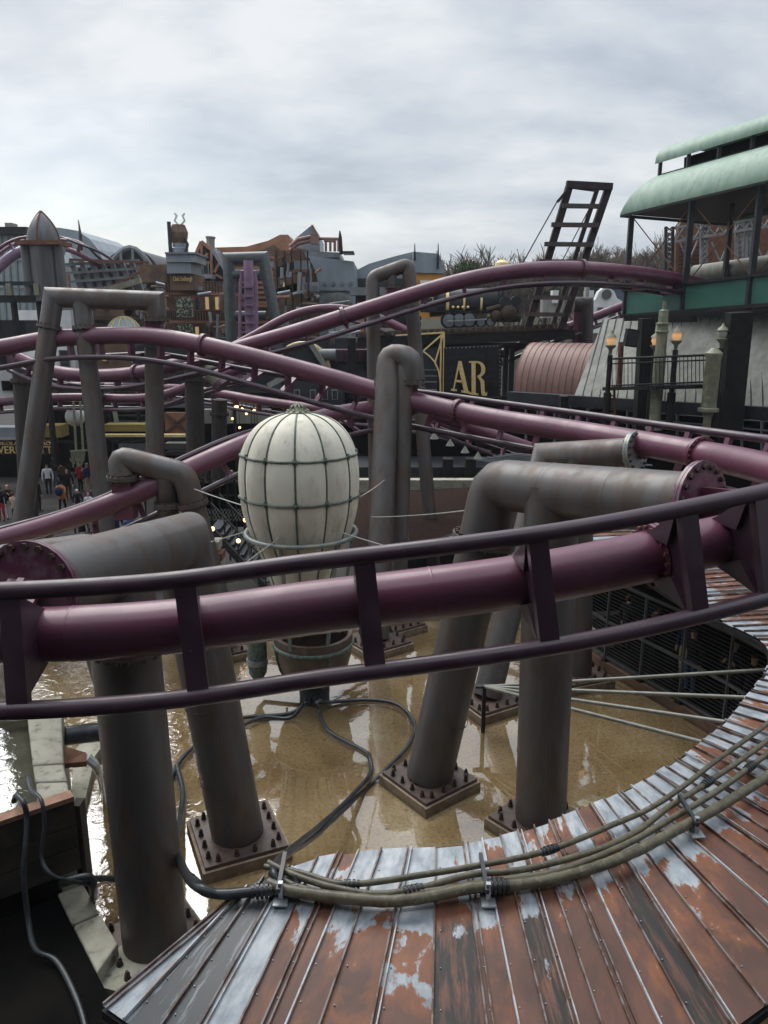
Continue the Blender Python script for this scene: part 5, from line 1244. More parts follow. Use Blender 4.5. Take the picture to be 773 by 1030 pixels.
pl_(T, 'body', 'dkgrey', [(401, 318), (400, 306), (410, 301), (422, 303), (422, 318)], 45.6, 1.6); bx_(T, 'chassis', 'black', 399, 318, 424, 322, 45.6, 1.6)
for x in (404, 412, 419): MB().cyl(W(x, 326, 45.4), (0, 1, 0), .28, .3, 16).build('wheel', X['black'], T)
# gold truss panel
T = bld('gold_truss_panel', 'black bridge panel outlined with gold lines and a quarter arch', 425, 43, 'panel')
bx_(T, 'board', 'black', 396, 335.5, 426, 353, 43, .2)
def gl(a, b, w=.09): 
    m = MB(); m.bar(W(*a, 42.8), W(*b, 42.8), w, w); return m
gm = MB()
for a, b in (((398, 337.4), (447, 334.4)), ((447, 334), (446.2, 398)), ((444, 338), (443, 396)), ((446.5, 335), (426, 353)), ((446.5, 335), (438, 364)), ((443, 396), (446.4, 398))): gm.bar(W(*a, 42.8), W(*b, 42.8), .08, .08)
arc = [W(426, 353.5, 42.8), W(432, 358, 42.8), (W(437.5, 364, 42.8)), W(441.5, 373, 42.8), W(443.2, 384, 42.8), W(443.6, 397, 42.8)]
gm.tube(arc, .05, 6); gm.build('gold_lines', X['gold'], T, smooth=False)
bx_(T, 'corner_board', 'black', 440, 340, 446.5, 398, 43.1, .1)
T = bld('lattice_girder', 'pale lattice seen through the arch left of the sign', 430, 47, 'girder')
for y in (372, 378, 384, 392): bx_(T, 'bar', 'cladding', 408, y, 440, y + .8, 47, .15)
bx_(T, 'beam', 'grey', 408, 396, 446, 402, 46.5, .5)
# AR sign
X['signblk'] = mat('black_riveted_plate', (.016, .017, .019), (.024, .025, .027), rough=.4, scale=4)
T = bld('sign_panel', 'black riveted steel sign panel with tall gold letters AR', 476, 40, 'sign')
pl_(T, 'panel', 'signblk', [(447, 349.5), (505, 347), (503.5, 412), (446.5, 404)], 40, .15)
m = MB()
for x in range(449, 505, 4): m.sphere(W(x, 350.5 - (x - 447) * .04, 39.98), .035, 6, 4)
for y in range(352, 408, 4): m.sphere(W(503, y, 39.98), .035, 6, 4)
m.build('rivets', X['grey'], T)
sm_ = MB()
for x in (462, 476, 490): sm_.bar(W(x, 349, 39.98), W(x, 408, 39.98), .02, .02)
sm_.bar(W(447, 368, 39.98), W(504, 367, 39.98), .02, .02); sm_.bar(W(447, 388, 39.98), W(504, 389, 39.98), .02, .02); sm_.build('plate_seam', X['black'], T, smooth=False)
def letters(polys, name):
    m = MB()
    for p in polys: m.prism([W(x, y, 39.9) for x, y in p], (0, .05, 0))
    return m.build(name, X['gold'], T, smooth=False)
letters([[(461.5, 363), (464.5, 363.3), (471.5, 394), (467, 393.4), (461, 368)], [(461.5, 363), (462.6, 367), (457.2, 391.6), (456, 391.5)], [(458.6, 382), (466.6, 382.6), (467.2, 385), (458.2, 384.2)],
         [(454, 391), (459.8, 391.6), (459.8, 393.6), (454, 393)], [(464.4, 392.6), (473, 393.8), (473, 396), (464.4, 394.8)]], 'letter')
ro, ri = [], []
bowl = []
for a in range(-90, 91, 15): bowl.append((480.5 + 8.0 * math.cos(R(a)), 371.5 + 8.2 * math.sin(R(a))))
inn = [(480.5 + 4.0 * math.cos(R(a)), 371.5 + 6.2 * math.sin(R(a))) for a in range(90, -91, -15)]
letters([[(474.5, 363.3), (478.6, 363.3), (478.8, 396.4), (474.7, 396)], [(472, 363.2), (481, 363.2), (481, 365), (472, 365)], [(472, 394.6), (481.4, 395.8), (481.4, 397.8), (472, 396.4)], bowl + inn,
         [(480, 379), (483.5, 379), (487.3, 383), (488, 394), (489, 396), (490.2, 394), (490.6, 395), (489.4, 399.5), (486.6, 399.6), (484.4, 396), (483.6, 384), (482, 381)]], 'letter')
lettering(T, 'Co.', W(491, 402.5, 39.9), .27, .36, 'gold', 'small_lettering')

# ================================================================ leaning ladder frame
Yl = 43
T = bld('ladder_frame', 'tall dark leaning ladder frame with wooden rungs against the sky', 570, Yl, 'frame')
def seg_(a, b, Y0, Y1, w, name='beam', m_='wood2', ext=0):
    m = MB(); m.bar(W(*a, Y0), W(*b, Y1), w, w, ext=ext); return m.build(name, X[m_], T, smooth=False)
X['wood2'] = mat('dark_purple_brown_wood', (.028, .020, .022), (.04, .03, .03), rough=.6, scale=3)
X['rung'] = mat('grey_wood_rung', (.085, .072, .066), (.06, .05, .046), rough=.7, scale=3)
seg_((573, 187), (531, 330), Yl, Yl, .36); seg_((612, 190), (564, 331), Yl, Yl, .36); seg_((570, 185.5), (616, 188), Yl - .2, Yl - .2, .34)
seg_((601, 190), (555, 331), Yl + 1.6, Yl + 1.6, .22); seg_((571, 187), (601, 191), Yl, Yl + 1.6, .2); seg_((572, 190), (561, 203), Yl - .3, Yl - .3, .14)
for (x0, x1, y) in ((566, 603, 207), (555, 602, 226), (548, 597, 245.5), (543, 589, 263), (536, 580, 280), (532, 574, 299), (528, 568, 316)):
    seg_((x0, y), (x1, y + .6), Yl - .35, Yl - .35, .22, 'rung', 'rung')
m = MB(); m.tube([W(561, 202, Yl), W(523, 270, Yl)], .035, 6); m.tube([W(598, 200, Yl + 1.6), W(566, 262, Yl + 1.6)], .03, 6); m.build('stay_cable', X['rung'], T)
c = W(597, 314, 38); T = thing('pipe_elbow', 'dark grey pipe elbow on a purple post beside the ladder frame', 'pipe', (c.x, 47, 0))
MB().tube([W(577, 306, 47), W(590, 306, 47), Vector((W(591, 400, 47).x, 47, 2))], .42, 20).build('pipe', X['steel_dk'], T); bx_(T, 'post', 'purple', 577, 312, 585, 345, 47, .4)
# white gabled house far off
T = bld('white_house', 'white curly gabled house beyond the ladder frame', 606, 75)
pl_(T, 'gable', 'white', [(597, 335), (597, 303), (600, 300), (603, 293), (606, 291), (608, 287), (613, 287), (615, 291), (618, 293), (621, 300), (626, 303), (626, 335)], 75, 1)
X['slateroof'] = mat('slate_roof', (.05, .075, .11), (.07, .09, .13), rough=.6, scale=3)
pl_(T, 'roof', 'slateroof', [(604, 287), (632, 288), (640, 305), (628, 306)], 77, 5); bx_(T, 'wall', 'white', 626, 304, 660, 335, 76, 4)
MB().cyl(W(610.5, 296, 74.9), (0, 1, 0), .45, .2, 16).build('round_window', X['glass'], T); window(T, 601, 309, 607, 320, 74.9, 'grey', 'glass'); window(T, 613, 309, 620, 320, 74.9, 'grey', 'glass')
T = bld('pale_wall', 'pale ruined stone wall seen through the ladder frame', 560, 62, 'wall'); bx_(T, 'masonry', 'cladding', 546, 298, 568, 320, 62, 1); bx_(T, 'masonry', 'white', 556, 292, 562, 305, 61.8, .8); bx_(T, 'masonry', 'white', 590, 292, 597, 318, 62, 1)
block('lamp_mast', 'pale round mast beside the white gabled house', 'cladding', 588.5, 288, 592, 330, 60, .5, 'mast')

# ================================================================ bare winter trees on the horizon
X['twig'] = mat('bare_twigs', (.13, .105, .085), (.19, .155, .125), rough=.9, scale=.5)
X['ever'] = mat('evergreen_leaves', (.045, .07, .028), (.07, .10, .04), rough=.8, scale=3)
rt = random.Random(21)
def stick(mb, a, b, r0, r1):
    d = (b - a); u, v = perp(d); o = len(mb.v)
    for p, r in ((a, r0), (b, r1)):
        for k in range(3): t = 2.094 * k; mb.v.append(p + (u * math.cos(t) + v * math.sin(t)) * r)
    for k in range(3): mb.face((o + k, o + (k + 1) % 3, o + 3 + (k + 1) % 3, o + 3 + k))
def grow(mb, p, d, ln, r, lv):
    q = p + d * ln; stick(mb, p, q, r, r * .75)
    if lv == 0: return
    for _ in range(4 if lv > 1 else 5):
        e = (d + Vector((rt.uniform(-1, 1), rt.uniform(-.7, .7), rt.uniform(-.35, .6))) * .85).normalized()
        grow(mb, p.lerp(q, rt.uniform(.45, 1)), e, ln * rt.uniform(.55, .85), r * .72, lv - 1)
side = ['short', 'broad', 'leaning', 'rounded', 'ragged', 'tall', 'sparse', 'dense']
spots = [(455, 276), (470, 268), (486, 264), (497, 262), (515, 268), (532, 262), (550, 268), (566, 262), (584, 264), (598, 258), (614, 262), (636, 250), (650, 252), (664, 250), (678, 254)]
where = ['right of the ochre hall', 'left of the brass smokestack', 'just left of the brass smokestack', 'behind the smokestack', 'right of the brass smokestack', 'left of the ladder frame', 'behind the left ladder beam', 'behind the ladder rungs', 'behind the right ladder beam', 'just right of the ladder frame', 'left of the first carriage post', 'right of the first carriage post', 'between the first two carriage posts', 'left of the second carriage post', 'at the second carriage post']
for i, (x, y) in enumerate(spots):
    y -= 10; Y = 104 + rt.uniform(-8, 8); gb = W(x, 322, Y); top = W(x, y, Y).z
    T = thing('bare_tree', side[i % 8] + ' bare winter tree ' + where[i], 'tree', (gb.x, Y, 0), 'bare winter trees on the horizon')
    H = top; m = MB(); m.tube([(gb.x, Y, 0), (gb.x + .3, Y, H * .45)], [.35, .2], 6); m.build('trunk', X['twig'], T)
    m = MB()
    for k in range(7):
        grow(m, Vector((gb.x + rt.uniform(-.6, .6), Y, H * rt.uniform(.35, .5))), Vector((rt.uniform(-.55, .55), rt.uniform(-.3, .3), 1)).normalized(), H * .21, .15, 4)
    m.build('crown', X['twig'], T, smooth=False)
def leaf_clump(mb, c, r, n, s=.22):
    for _ in range(n):
        while 1:
            o = Vector((rt.uniform(-1, 1), rt.uniform(-1, 1), rt.uniform(-1, 1)))
            if o.length < 1: break
        p = c + Vector((o.x * r[0], o.y * r[1], o.z * r[2])); a = Vector((rt.uniform(-1, 1), rt.uniform(-1, 1), rt.uniform(-1, 1))).normalized() * s; b = a.cross(Vector((rt.uniform(-1, 1), rt.uniform(-1, 1), rt.uniform(-1, 1)))).normalized() * s * .6
        mb.add([p - a, p + b, p + a, p - b], [(0, 1, 2, 3)])
for (x, y, lab) in ((553, 291, 'green evergreen bush seen between the ladder rungs'), (470, 271, 'small evergreen with yellowish leaves among bare trees')):
    Y = 95; c = W(x, y, Y); T = thing('evergreen', lab, 'tree', (c.x, Y, 0)); m = MB(); leaf_clump(m, c, (1.6, 1.2, 1.0), 700, .18); m.build('crown', X['ever'], T, smooth=False); MB().tube([(c.x, Y, 0), (c.x, Y, c.z)], .2, 6).build('trunk', X['twig'], T)
# far ground rise that carries the trees
m = MB(); m.add([(-400, 112, 0), (400, 112, 0), (400, 125, 12.0), (-400, 125, 12.0), (400, 400, 12), (-400, 400, 12)], [(0, 1, 2, 3), (3, 2, 4, 5)])
struct(m, 'hill', mat('far_scrub', (.07, .065, .045), (.045, .05, .03), rough=.9, scale=.2), 'low scrubby rise on the horizon', smooth=False)

# ================================================================ green roofed carriage and terrace at the right
def Yc(px): return 1.0 / (.0294 + (px - 628) * 4.4e-5)
p0, p1 = W(628, 318, Yc(628)), W(860, 300, Yc(860))
A_ = (p1 - p0).normalized(); Bd = Vector((-A_.y, A_.x, 0)).normalized()
if Bd.y < 0: Bd = -Bd
def C(u, v, w): return p0 + A_ * u + Bd * v + Vector((0, 0, w))
LEN = (p1 - p0).length
def ucol(px):
    lo, hi = -5, LEN + 5
    for _ in range(40):
        m_ = (lo + hi) / 2
        if proj(C(m_, 0, 1))[0] < px: lo = m_
        else: hi = m_
    return lo
T = thing('rail_carriage', 'open observation carriage with two tiered patina green roof and dark green side panels', 'carriage', p0)
def roofsheet(name, prof, u0, u1, m='patina', th=.06, uf=None):
    mb = MB(); n = 12; o = 0
    for k in range(n + 1):
        f = k / n
        for (v, w) in prof:
            us = u0 + (uf(v, w) if uf else 0); mb.v.append(C(us + (u1 - us) * f, v, w))
        for (v, w) in prof:
            us = u0 + (uf(v, w) if uf else 0); mb.v.append(C(us + (u1 - us) * f, v + .01, w - th))
    q = len(prof); row = 2 * q
    for k in range(n):
        for j in range(q - 1):
            a = k * row + j; mb.face((a, a + row, a + row + 1, a + 1)); a = k * row + q + j; mb.face((a, a + 1, a + row + 1, a + row))
        for j in (0, q - 1):
            a = k * row + j; mb.face((a, a + q, a + q + row, a + row))
    for k in (0, n):
        for j in range(q - 1): a = k * row + j; mb.face((a, a + 1, a + 1 + q, a + q))
    return mb.build(name, X[m], T, ang=50)
half_prof = [(-.30, 4.15), (-.27, 4.38), (-.15, 4.75), (.10, 5.10), (.45, 5.36), (.85, 5.56), (1.25, 5.64)]
roofsheet('lower_roof', half_prof, -.35, LEN, uf=lambda v, w: (w - 4.15) * .5)
roofsheet('lower_roof', [(6.0 - v, w) for v, w in half_prof], -.35, LEN, uf=lambda v, w: (w - 4.15) * .5)
top_prof = [(.95, 6.14), (.98, 6.36), (1.15, 6.62), (1.5, 6.80), (2.2, 6.88), (3.0, 6.90), (3.8, 6.88), (4.5, 6.80), (4.85, 6.62), (5.02, 6.36), (5.05, 6.14)]
roofsheet('upper_roof', top_prof, .15, LEN)
m = MB(); m.bar(C(-.35, -.27, 4.06), C(LEN, -.27, 4.10), .05, .10); m.bar(C(-.35, -.25, 4.08), C(-.35, 6.25, 4.08), .06, .12); m.build('eave_beam', X['black'], T, smooth=False)
m = MB(); m.bar(C(.2, 1.15, 5.6), C(LEN, 1.15, 5.6), .1, .15)
m.build('clerestory_sill', X['dkgrey'], T, smooth=False)
m = MB(); m.bar(C(1.2, 1.5, 5.9), C(LEN, 1.5, 5.9), .06, .5); m.build('clerestory_dark', X['void'], T, smooth=False)  # near-black sheet stands in for the dark of the open clerestory
for k in range(8):
    m = MB(); u = .3 + k * 1.45; m.bar(C(u, 1.1, 5.5), C(u, 1.1, 6.2), .13, .13); m.build('clerestory_post', X['dkgrey'], T, smooth=False)
m = MB(); m.add([C(-.2, 0, 4.12), C(LEN, 0, 4.12), C(LEN, 6, 4.12), C(-.2, 6, 4.12)], [(0, 1, 2, 3)]); m.build('ceiling', X['black'], T, smooth=False)
cols = [ucol(630), ucol(689), ucol(756), ucol(850)]
for u in cols:
    for v in (0, 6.0):
        m = MB(); m.bar(C(u, v, -.1), C(u, v, 4.05), .20, .20); m.build('post', X['dkgrey'], T, smooth=False)
for (u0, u1) in zip(cols, cols[1:]):
    for (a, b) in (((u0, 4.0), (u1, 1.0)), ((u0, 1.0), (u1, 4.0))):
        m = MB(); m.tube([C(a[0], .05, a[1]), C(b[0], .05, b[1])], .022, 6); m.build('tie_rod', X['rust'], T)
m = MB(); m.bar(C(cols[0] - .1, -.05, 1.05), C(LEN, -.05, 1.05), .16, .10); m.bar(C(cols[0] - .1, -.05, .0), C(LEN, -.05, .0), .2, .14); m.build('rail', X['black'], T, smooth=False)
for u0, u1 in zip(cols, cols[1:]):
    m = MB(); m.bar(C(u0 + .1, .0, .53), C(u1 - .1, .0, .53), .06, .94); m.build('side_panel', X['green'], T, smooth=False)
m = MB(); m.add([C(0, 0, -.05), C(LEN, 0, -.05), C(LEN, 6, -.05), C(0, 6, -.05)], [(0, 1, 2, 3)]); m.build('floor', X['dkgrey'], T, smooth=False)
m = MB(); m.bar(C(.0, 3, .5), C(.0, 6, .5), .05, 1.0); m.build('end_panel', X['green'], T, smooth=False)
u_i = ucol(700); m = MB(); m.bar(C(u_i, 1.6, 0), C(u_i, 1.6, 4.0), .14, .14); m.bar(C(u_i, 1.6, 3.4), C(LEN, 1.6, 3.9), .12, .12); m.build('inner_post', X['dkgrey'], T, smooth=False)
# big pipe and lattice frames behind the carriage
T = thing('duct', 'fat pale grey duct running behind the carriage', 'duct', W(735, 285, 37))
MB().tube([W(699, 276, 38.5), W(860, 255, 33)], .42, 20).build('pipe', X['cladding'], T); MB().tube([W(739, 271, 37), W(739, 300, 37)], .25, 14).build('leg', X['cladding'], T)
T = thing('rust_silo', 'rust coloured silo wall inside grey lattice behind the carriage', 'silo', W(740, 330, 44))
pl_(T, 'shell', 'rust', [(679, 330), (680, 240), (684, 226), (692, 212), (705, 203), (860, 190), (860, 330)], 44, .3)
m = MB()
for y in range(246, 300, 4): m.bar(W(683, y, 43.9), W(705, y - 1, 43.9), .05, .05)
m.build('louvres', X['wood'], T, smooth=False)
T = thing('lattice_tower', 'grey steel lattice frames standing in front of the rust silo', 'lattice', W(720, 330, 41))
X['lat'] = mat('pale_grey_lattice', (.22, .23, .23), (.14, .145, .15), rough=.5, scale=3)
def lat(x0, x1, y0, y1, m_='lat', YY=41):
    m = MB()
    for x in (x0, x1): m.bar(W(x, y0, YY), W(x - .8, y1, YY), .13, .13)
    y = y0
    while y < y1 - 5: m.bar(W(x0, y, YY), W(x1, y + 5, YY), .05, .05); m.bar(W(x1, y, YY), W(x0, y + 5, YY), .05, .05); y += 5
    m.build('mast', X[m_], T, smooth=False)
lat(670, 677, 228, 300, 'dkgrey'); lat(706, 711, 222, 300); lat(741, 747, 215, 300); lat(751, 755, 214, 300); lat(790, 796, 208, 300)
m = MB()
for k in range(14):
    x = 679 + 10 * k; y = 229 - k * 1.7
    m.bar(W(x, y, 40.8), W(x + 10, y + 12, 40.8), .06, .06); m.bar(W(x + 10, y - 1.7, 40.8), W(x, y + 14, 40.8), .06, .06)
m.bar(W(679, 229, 40.8), W(860, 198, 40.8), .10, .10); m.bar(W(679, 243, 40.8), W(860, 213, 40.8), .12, .12)
for x in (684, 716, 760): m.bar(W(x, 244, 40.8), W(x + 18, 284, 40.8), .07, .07); m.bar(W(x + 18, 242, 40.8), W(x, 284, 40.8), .07, .07)
m.build('truss', X['lat'], T, smooth=False)

# terrace below: sloping board cladding, black posts, glazed plinth
T = thing('boarded_terrace', 'steep grey board clad roof slope on a black glazed base under the carriage', 'building', C(2, 0, -6))
cl = MB(); q0, q1, q2, q3 = W(578, 398, 32.5), W(860, 418, 24.5), W(860, 296, 27.3), W(607, 322, 34.6)
cl.add([q0, q1, q2, q3, q0 + Vector((.4, .6, 0)), q1 + Vector((.4, .6, 0)), q2 + Vector((.4, .6, 0)), q3 + Vector((.4, .6, 0))], [(0, 1, 2, 3), (7, 6, 5, 4), (0, 4, 5, 1), (3, 2, 6, 7), (0, 3, 7, 4)])
cl.build('boards', X['cladding'], T, smooth=False)
m = MB()
for k in range(1, 26):
    f = k / 26; a = q0.lerp(q1, f); b = q3.lerp(q2, f - .05) if f > .05 else q3; n_ = (q1 - q0).cross(q3 - q0).normalized(); n_ = n_ if n_.y < 0 else -n_
    m.bar(a + n_ * .01, b + n_ * .01, .045, .04)
m.build('board_joints', X['dkgrey'], T, smooth=False)
def Yt(px): return W(px, 398, 1).y and 1 / (1 / 32.3 + (px - 578) * (1 / 24.3 - 1 / 32.3) / 282)
def tb(name, m_, x0, x1, y0a, y0b, y1a, y1b, dy=0, t=.2):
    a, b = W(x0, y0a, Yt(x0) + dy), W(x1, y0b, Yt(x1) + dy); c_, d_ = W(x0, y1a, Yt(x0) + dy), W(x1, y1b, Yt(x1) + dy)
    e = Vector((.3, t, 0)); mb = MB(); mb.hexa([c_, d_, d_ + e, c_ + e, a, b, b + e, a + e]); return mb.build(name, X[m_], T, smooth=False)
tb('sill_beam', 'dkgrey', 510, 860, 394, 415, 404, 430, -.05); tb('base_wall', 'void', 500, 860, 404, 432, 470, 560, .1)
for x in (528, 540, 557, 573, 590, 610, 630, 680, 745, 765): tb('mullion', 'grey', x, x + 1.3, 406 + (x - 500) * .05, 406 + (x - 500) * .05, 440 + (x - 500) * .1, 440 + (x - 500) * .1, -.02)
tb('transom', 'grey', 520, 860, 409, 441, 410.2, 442.4, -.03)
tb('upper_band', 'black', 628, 860, 318, 305, 323, 312, -.3)
def slantpost(x0, y0, x1, y1, w, dy=-.6):
    mb = MB(); mb.bar(W(x0, y0, Yt(x0) + dy), W(x1, y1, Yt(x1) + dy), w, .5, up=(0, 1, 0)); mb.build('post', X['black'], T, smooth=False)
slantpost(651, 320, 644, 436, .48); slantpost(744, 314, 732, 440, .75); slantpost(567, 398, 566, 425, .3)
tb('bracket_beam', 'black', 645, 695, 319, 318, 325, 324, -.6)
T2 = T
# speaker
c = W(635, 340, 28.4); T = thing('loudspeaker', 'black box loudspeaker tilted beside the left black post', 'loudspeaker', c)
q = Matrix.Rotation(R(8), 3, 'Y'); MB().box(c, (.42, .35, .62), q).build('cabinet', X['black'], T, smooth=False); MB().box(c + Vector((0, -.19, 0)), (.34, .03, .5), q).build('grille', X['dkgrey'], T, smooth=False); MB().box(c + Vector((.1, .35, -.1)), (.1, .5, .1)).build('bracket', X['black'], T, smooth=False)
# copper barrel vault
p_ = W(517, 396, 38); T = thing('copper_tank', 'faded copper pink barrel vault between the sign and the grey boards', 'tank', p_)
mb = MB(); nseg = 16; hr = 2.15; bd2 = Vector((.55, .83, 0)).normalized(); ad = Vector((.83, -.55, 0)).normalized(); stn = 22
for k in range(stn + 1):
    for j in range(nseg + 1):
        a = math.pi * j / nseg; mb.v.append(p_ + ad * (k * .32) + bd2 * (hr - hr * math.cos(a)) + Vector((0, 0, 1.12 * hr * math.sin(a))))
for k in range(stn):
    for j in range(nseg): a = k * (nseg + 1) + j; mb.face((a, a + 1, a + nseg + 2, a + nseg + 1))
mb.face([j for j in range(nseg + 1)]); mb.build('shell', X['copper'], T)
m = MB()
for k in range(0, stn + 1):
    m.tube([p_ + ad * (k * .32) + bd2 * (hr - (hr + .015) * math.cos(math.pi * j / nseg)) + Vector((0, 0, 1.12 * (hr + .015) * math.sin(math.pi * j / nseg))) for j in range(nseg + 1)], .014, 4)
m.build('seam', X['copper'], T)
# lamp balcony
T = thing('balcony', 'small curved black balcony railing between the lamps', 'balcony', W(670, 390, 27.5))
def arcp(y0, yend, n=16):
    r_ = []
    for k in range(n + 1):
        f = k / n; x = 612 + (716 - 612) * f; Y = 28.6 - 1.6 * math.sin(math.pi * f * .9) - f * 1.2; r_.append(W(x, y0 + (yend - y0) * f, Y))
    return r_
for y0, y1, r in ((361, 357, .04), (366, 362, .025), (388, 384, .03)): MB().tube(arcp(y0, y1), r, 8).build('rail', X['black'], T)
tp, bt = arcp(361, 357, 26), arcp(391, 388, 26)
m = MB()
for a, b in zip(tp, bt): m.tube([a, b], .014, 5)
m.build('railing_grille', X['black'], T)
m = MB()
for a, b in zip(bt, bt[1:]): m.bar(a, b, .5, .12)
m.build('deck', X['black'], T, smooth=False)
X['cap_'] = X['olive']
for k, (x, y, lit, lab) in enumerate(((615, 343, 1, 'leftmost lit brass lamp on the balcony corner'), (660, 343, 1, 'lit brass lamp just left of the tall olive column'), (681, 338, 1, 'lit brass lamp just right of the tall olive column'), (727, 336, 0, 'unlit pale lamp above the studded olive column'))):
    Y = (28.2, 28.0, 26.6, 26.4)[k]; c = W(x, y, Y); T = thing('post_lamp', lab, 'lamp', (c.x, Y, W(x, 430, Y).z), 'brass post lamps')
    MB().tube([(c.x, Y, W(x, 432, Y).z), (c.x, Y, W(x, y + 14, Y).z)], .09, 12).build('post', X['black'], T); MB().tube([(c.x, Y, W(x, 432, Y).z), (c.x, Y, W(x, 395, Y).z)], .14, 12).build('post_base', X['black'], T)
    MB().lathe(c, [(.05, -.48), (.07, -.3), (.17, -.2), (.19, -.15), (.09, -.13)], 14).build('holder', X['olive'], T)
    MB().lathe(c, [(.10, -.13), (.16, 0), (.13, .12), (.1, .14)], 14).build('glass', X['lamp' if lit else 'cladding'], T)
    MB().lathe(c, [(.19, .12), (.14, .2), (.05, .27), (.03, .36)], 14).build('cap', X['olive'], T)
def lathe_col(name, label, x, y0, y1, Y, prof, m_='olive'):
    c = W(x, y0, Y); z1, z0 = c.z, W(x, y1, Y).z; T = thing(name, label, 'column', (c.x, Y, z0)); MB().lathe((c.x, Y, z0), [(r, (z1 - z0) * f) for r, f in prof], 18).build('shaft', X[m_], T); return T
lathe_col('olive_column', 'tall olive painted pipe column with collars between two lamps', 669, 303, 432, 26.9, [(.30, 0), (.30, .02), (.20, .04), (.20, .6), (.18, .62), (.18, .76), (.23, .765), (.23, .775), (.18, .78), (.18, .82), (.23, .825), (.23, .835), (.16, .84), (.16, .93), (.06, .94), (.06, 1)])
lathe_col('olive_column', 'short studded olive column with pale domed cap at the right', 719, 350, 450, 26.0, [(.13, 0), (.13, .3), (.2, .36), (.34, .37), (.34, .40), (.24, .41), (.25, .9), (.28, .92), (.28, .95), (.2, .97), (.1, 1)])
T = thing('service_ladder', 'short rusty ladder below the balcony corner', 'ladder', W(615, 425, 28.2))
for x in (612, 618): m = MB(); m.bar(W(x, 388, 28.2), W(x + 1, 430, 28.2), .07, .07); m.build('side_rail', X['rust'], T, smooth=False)
for y in range(392, 430, 6): m = MB(); m.bar(W(612, y, 28.2), W(619, y, 28.2), .05, .05); m.build('rung', X['rust'], T, smooth=False)
MB().tube([W(625, 344, 28.8), W(623, 392, 28.8)], .1, 10).build('pipe', X['rust'], T)
# dark grating strip beneath the far track at centre right
T = thing('grating', 'dark walkway grating below the far track right of the sign', 'grating', W(540, 455, 30))
for k in range(7): m = MB(); m.bar(W(478 + k * 6, 462 - k, 30 - k * .2), W(560 + k * 16, 474 - k, 27 - k * .2), .05, .05); m.build('bar', X['grey'], T, smooth=False)

# ================================================================ the damp air
hz = MB(); hz.box((0, 190, 22), (900, 420, 46))
X['air'] = bpy.data.materials.new('haze_air'); X['air'].use_nodes = True; t = X['air'].node_tree; t.nodes.clear()
o_ = N(t, 'ShaderNodeOutputMaterial'); v_ = N(t, 'ShaderNodeVolumePrincipled'); v_.inputs['Color'].default_value = (.86, .92, 1.0, 1); v_.inputs['Density'].default_value = .0003; v_.inputs['Anisotropy'].default_value = .3
L(t, v_.outputs[0], o_.inputs['Volume'])
tag(hz.build('haze', X['air'], smooth=False), 'thin pale haze in the damp air over the park', None, None, 'stuff')
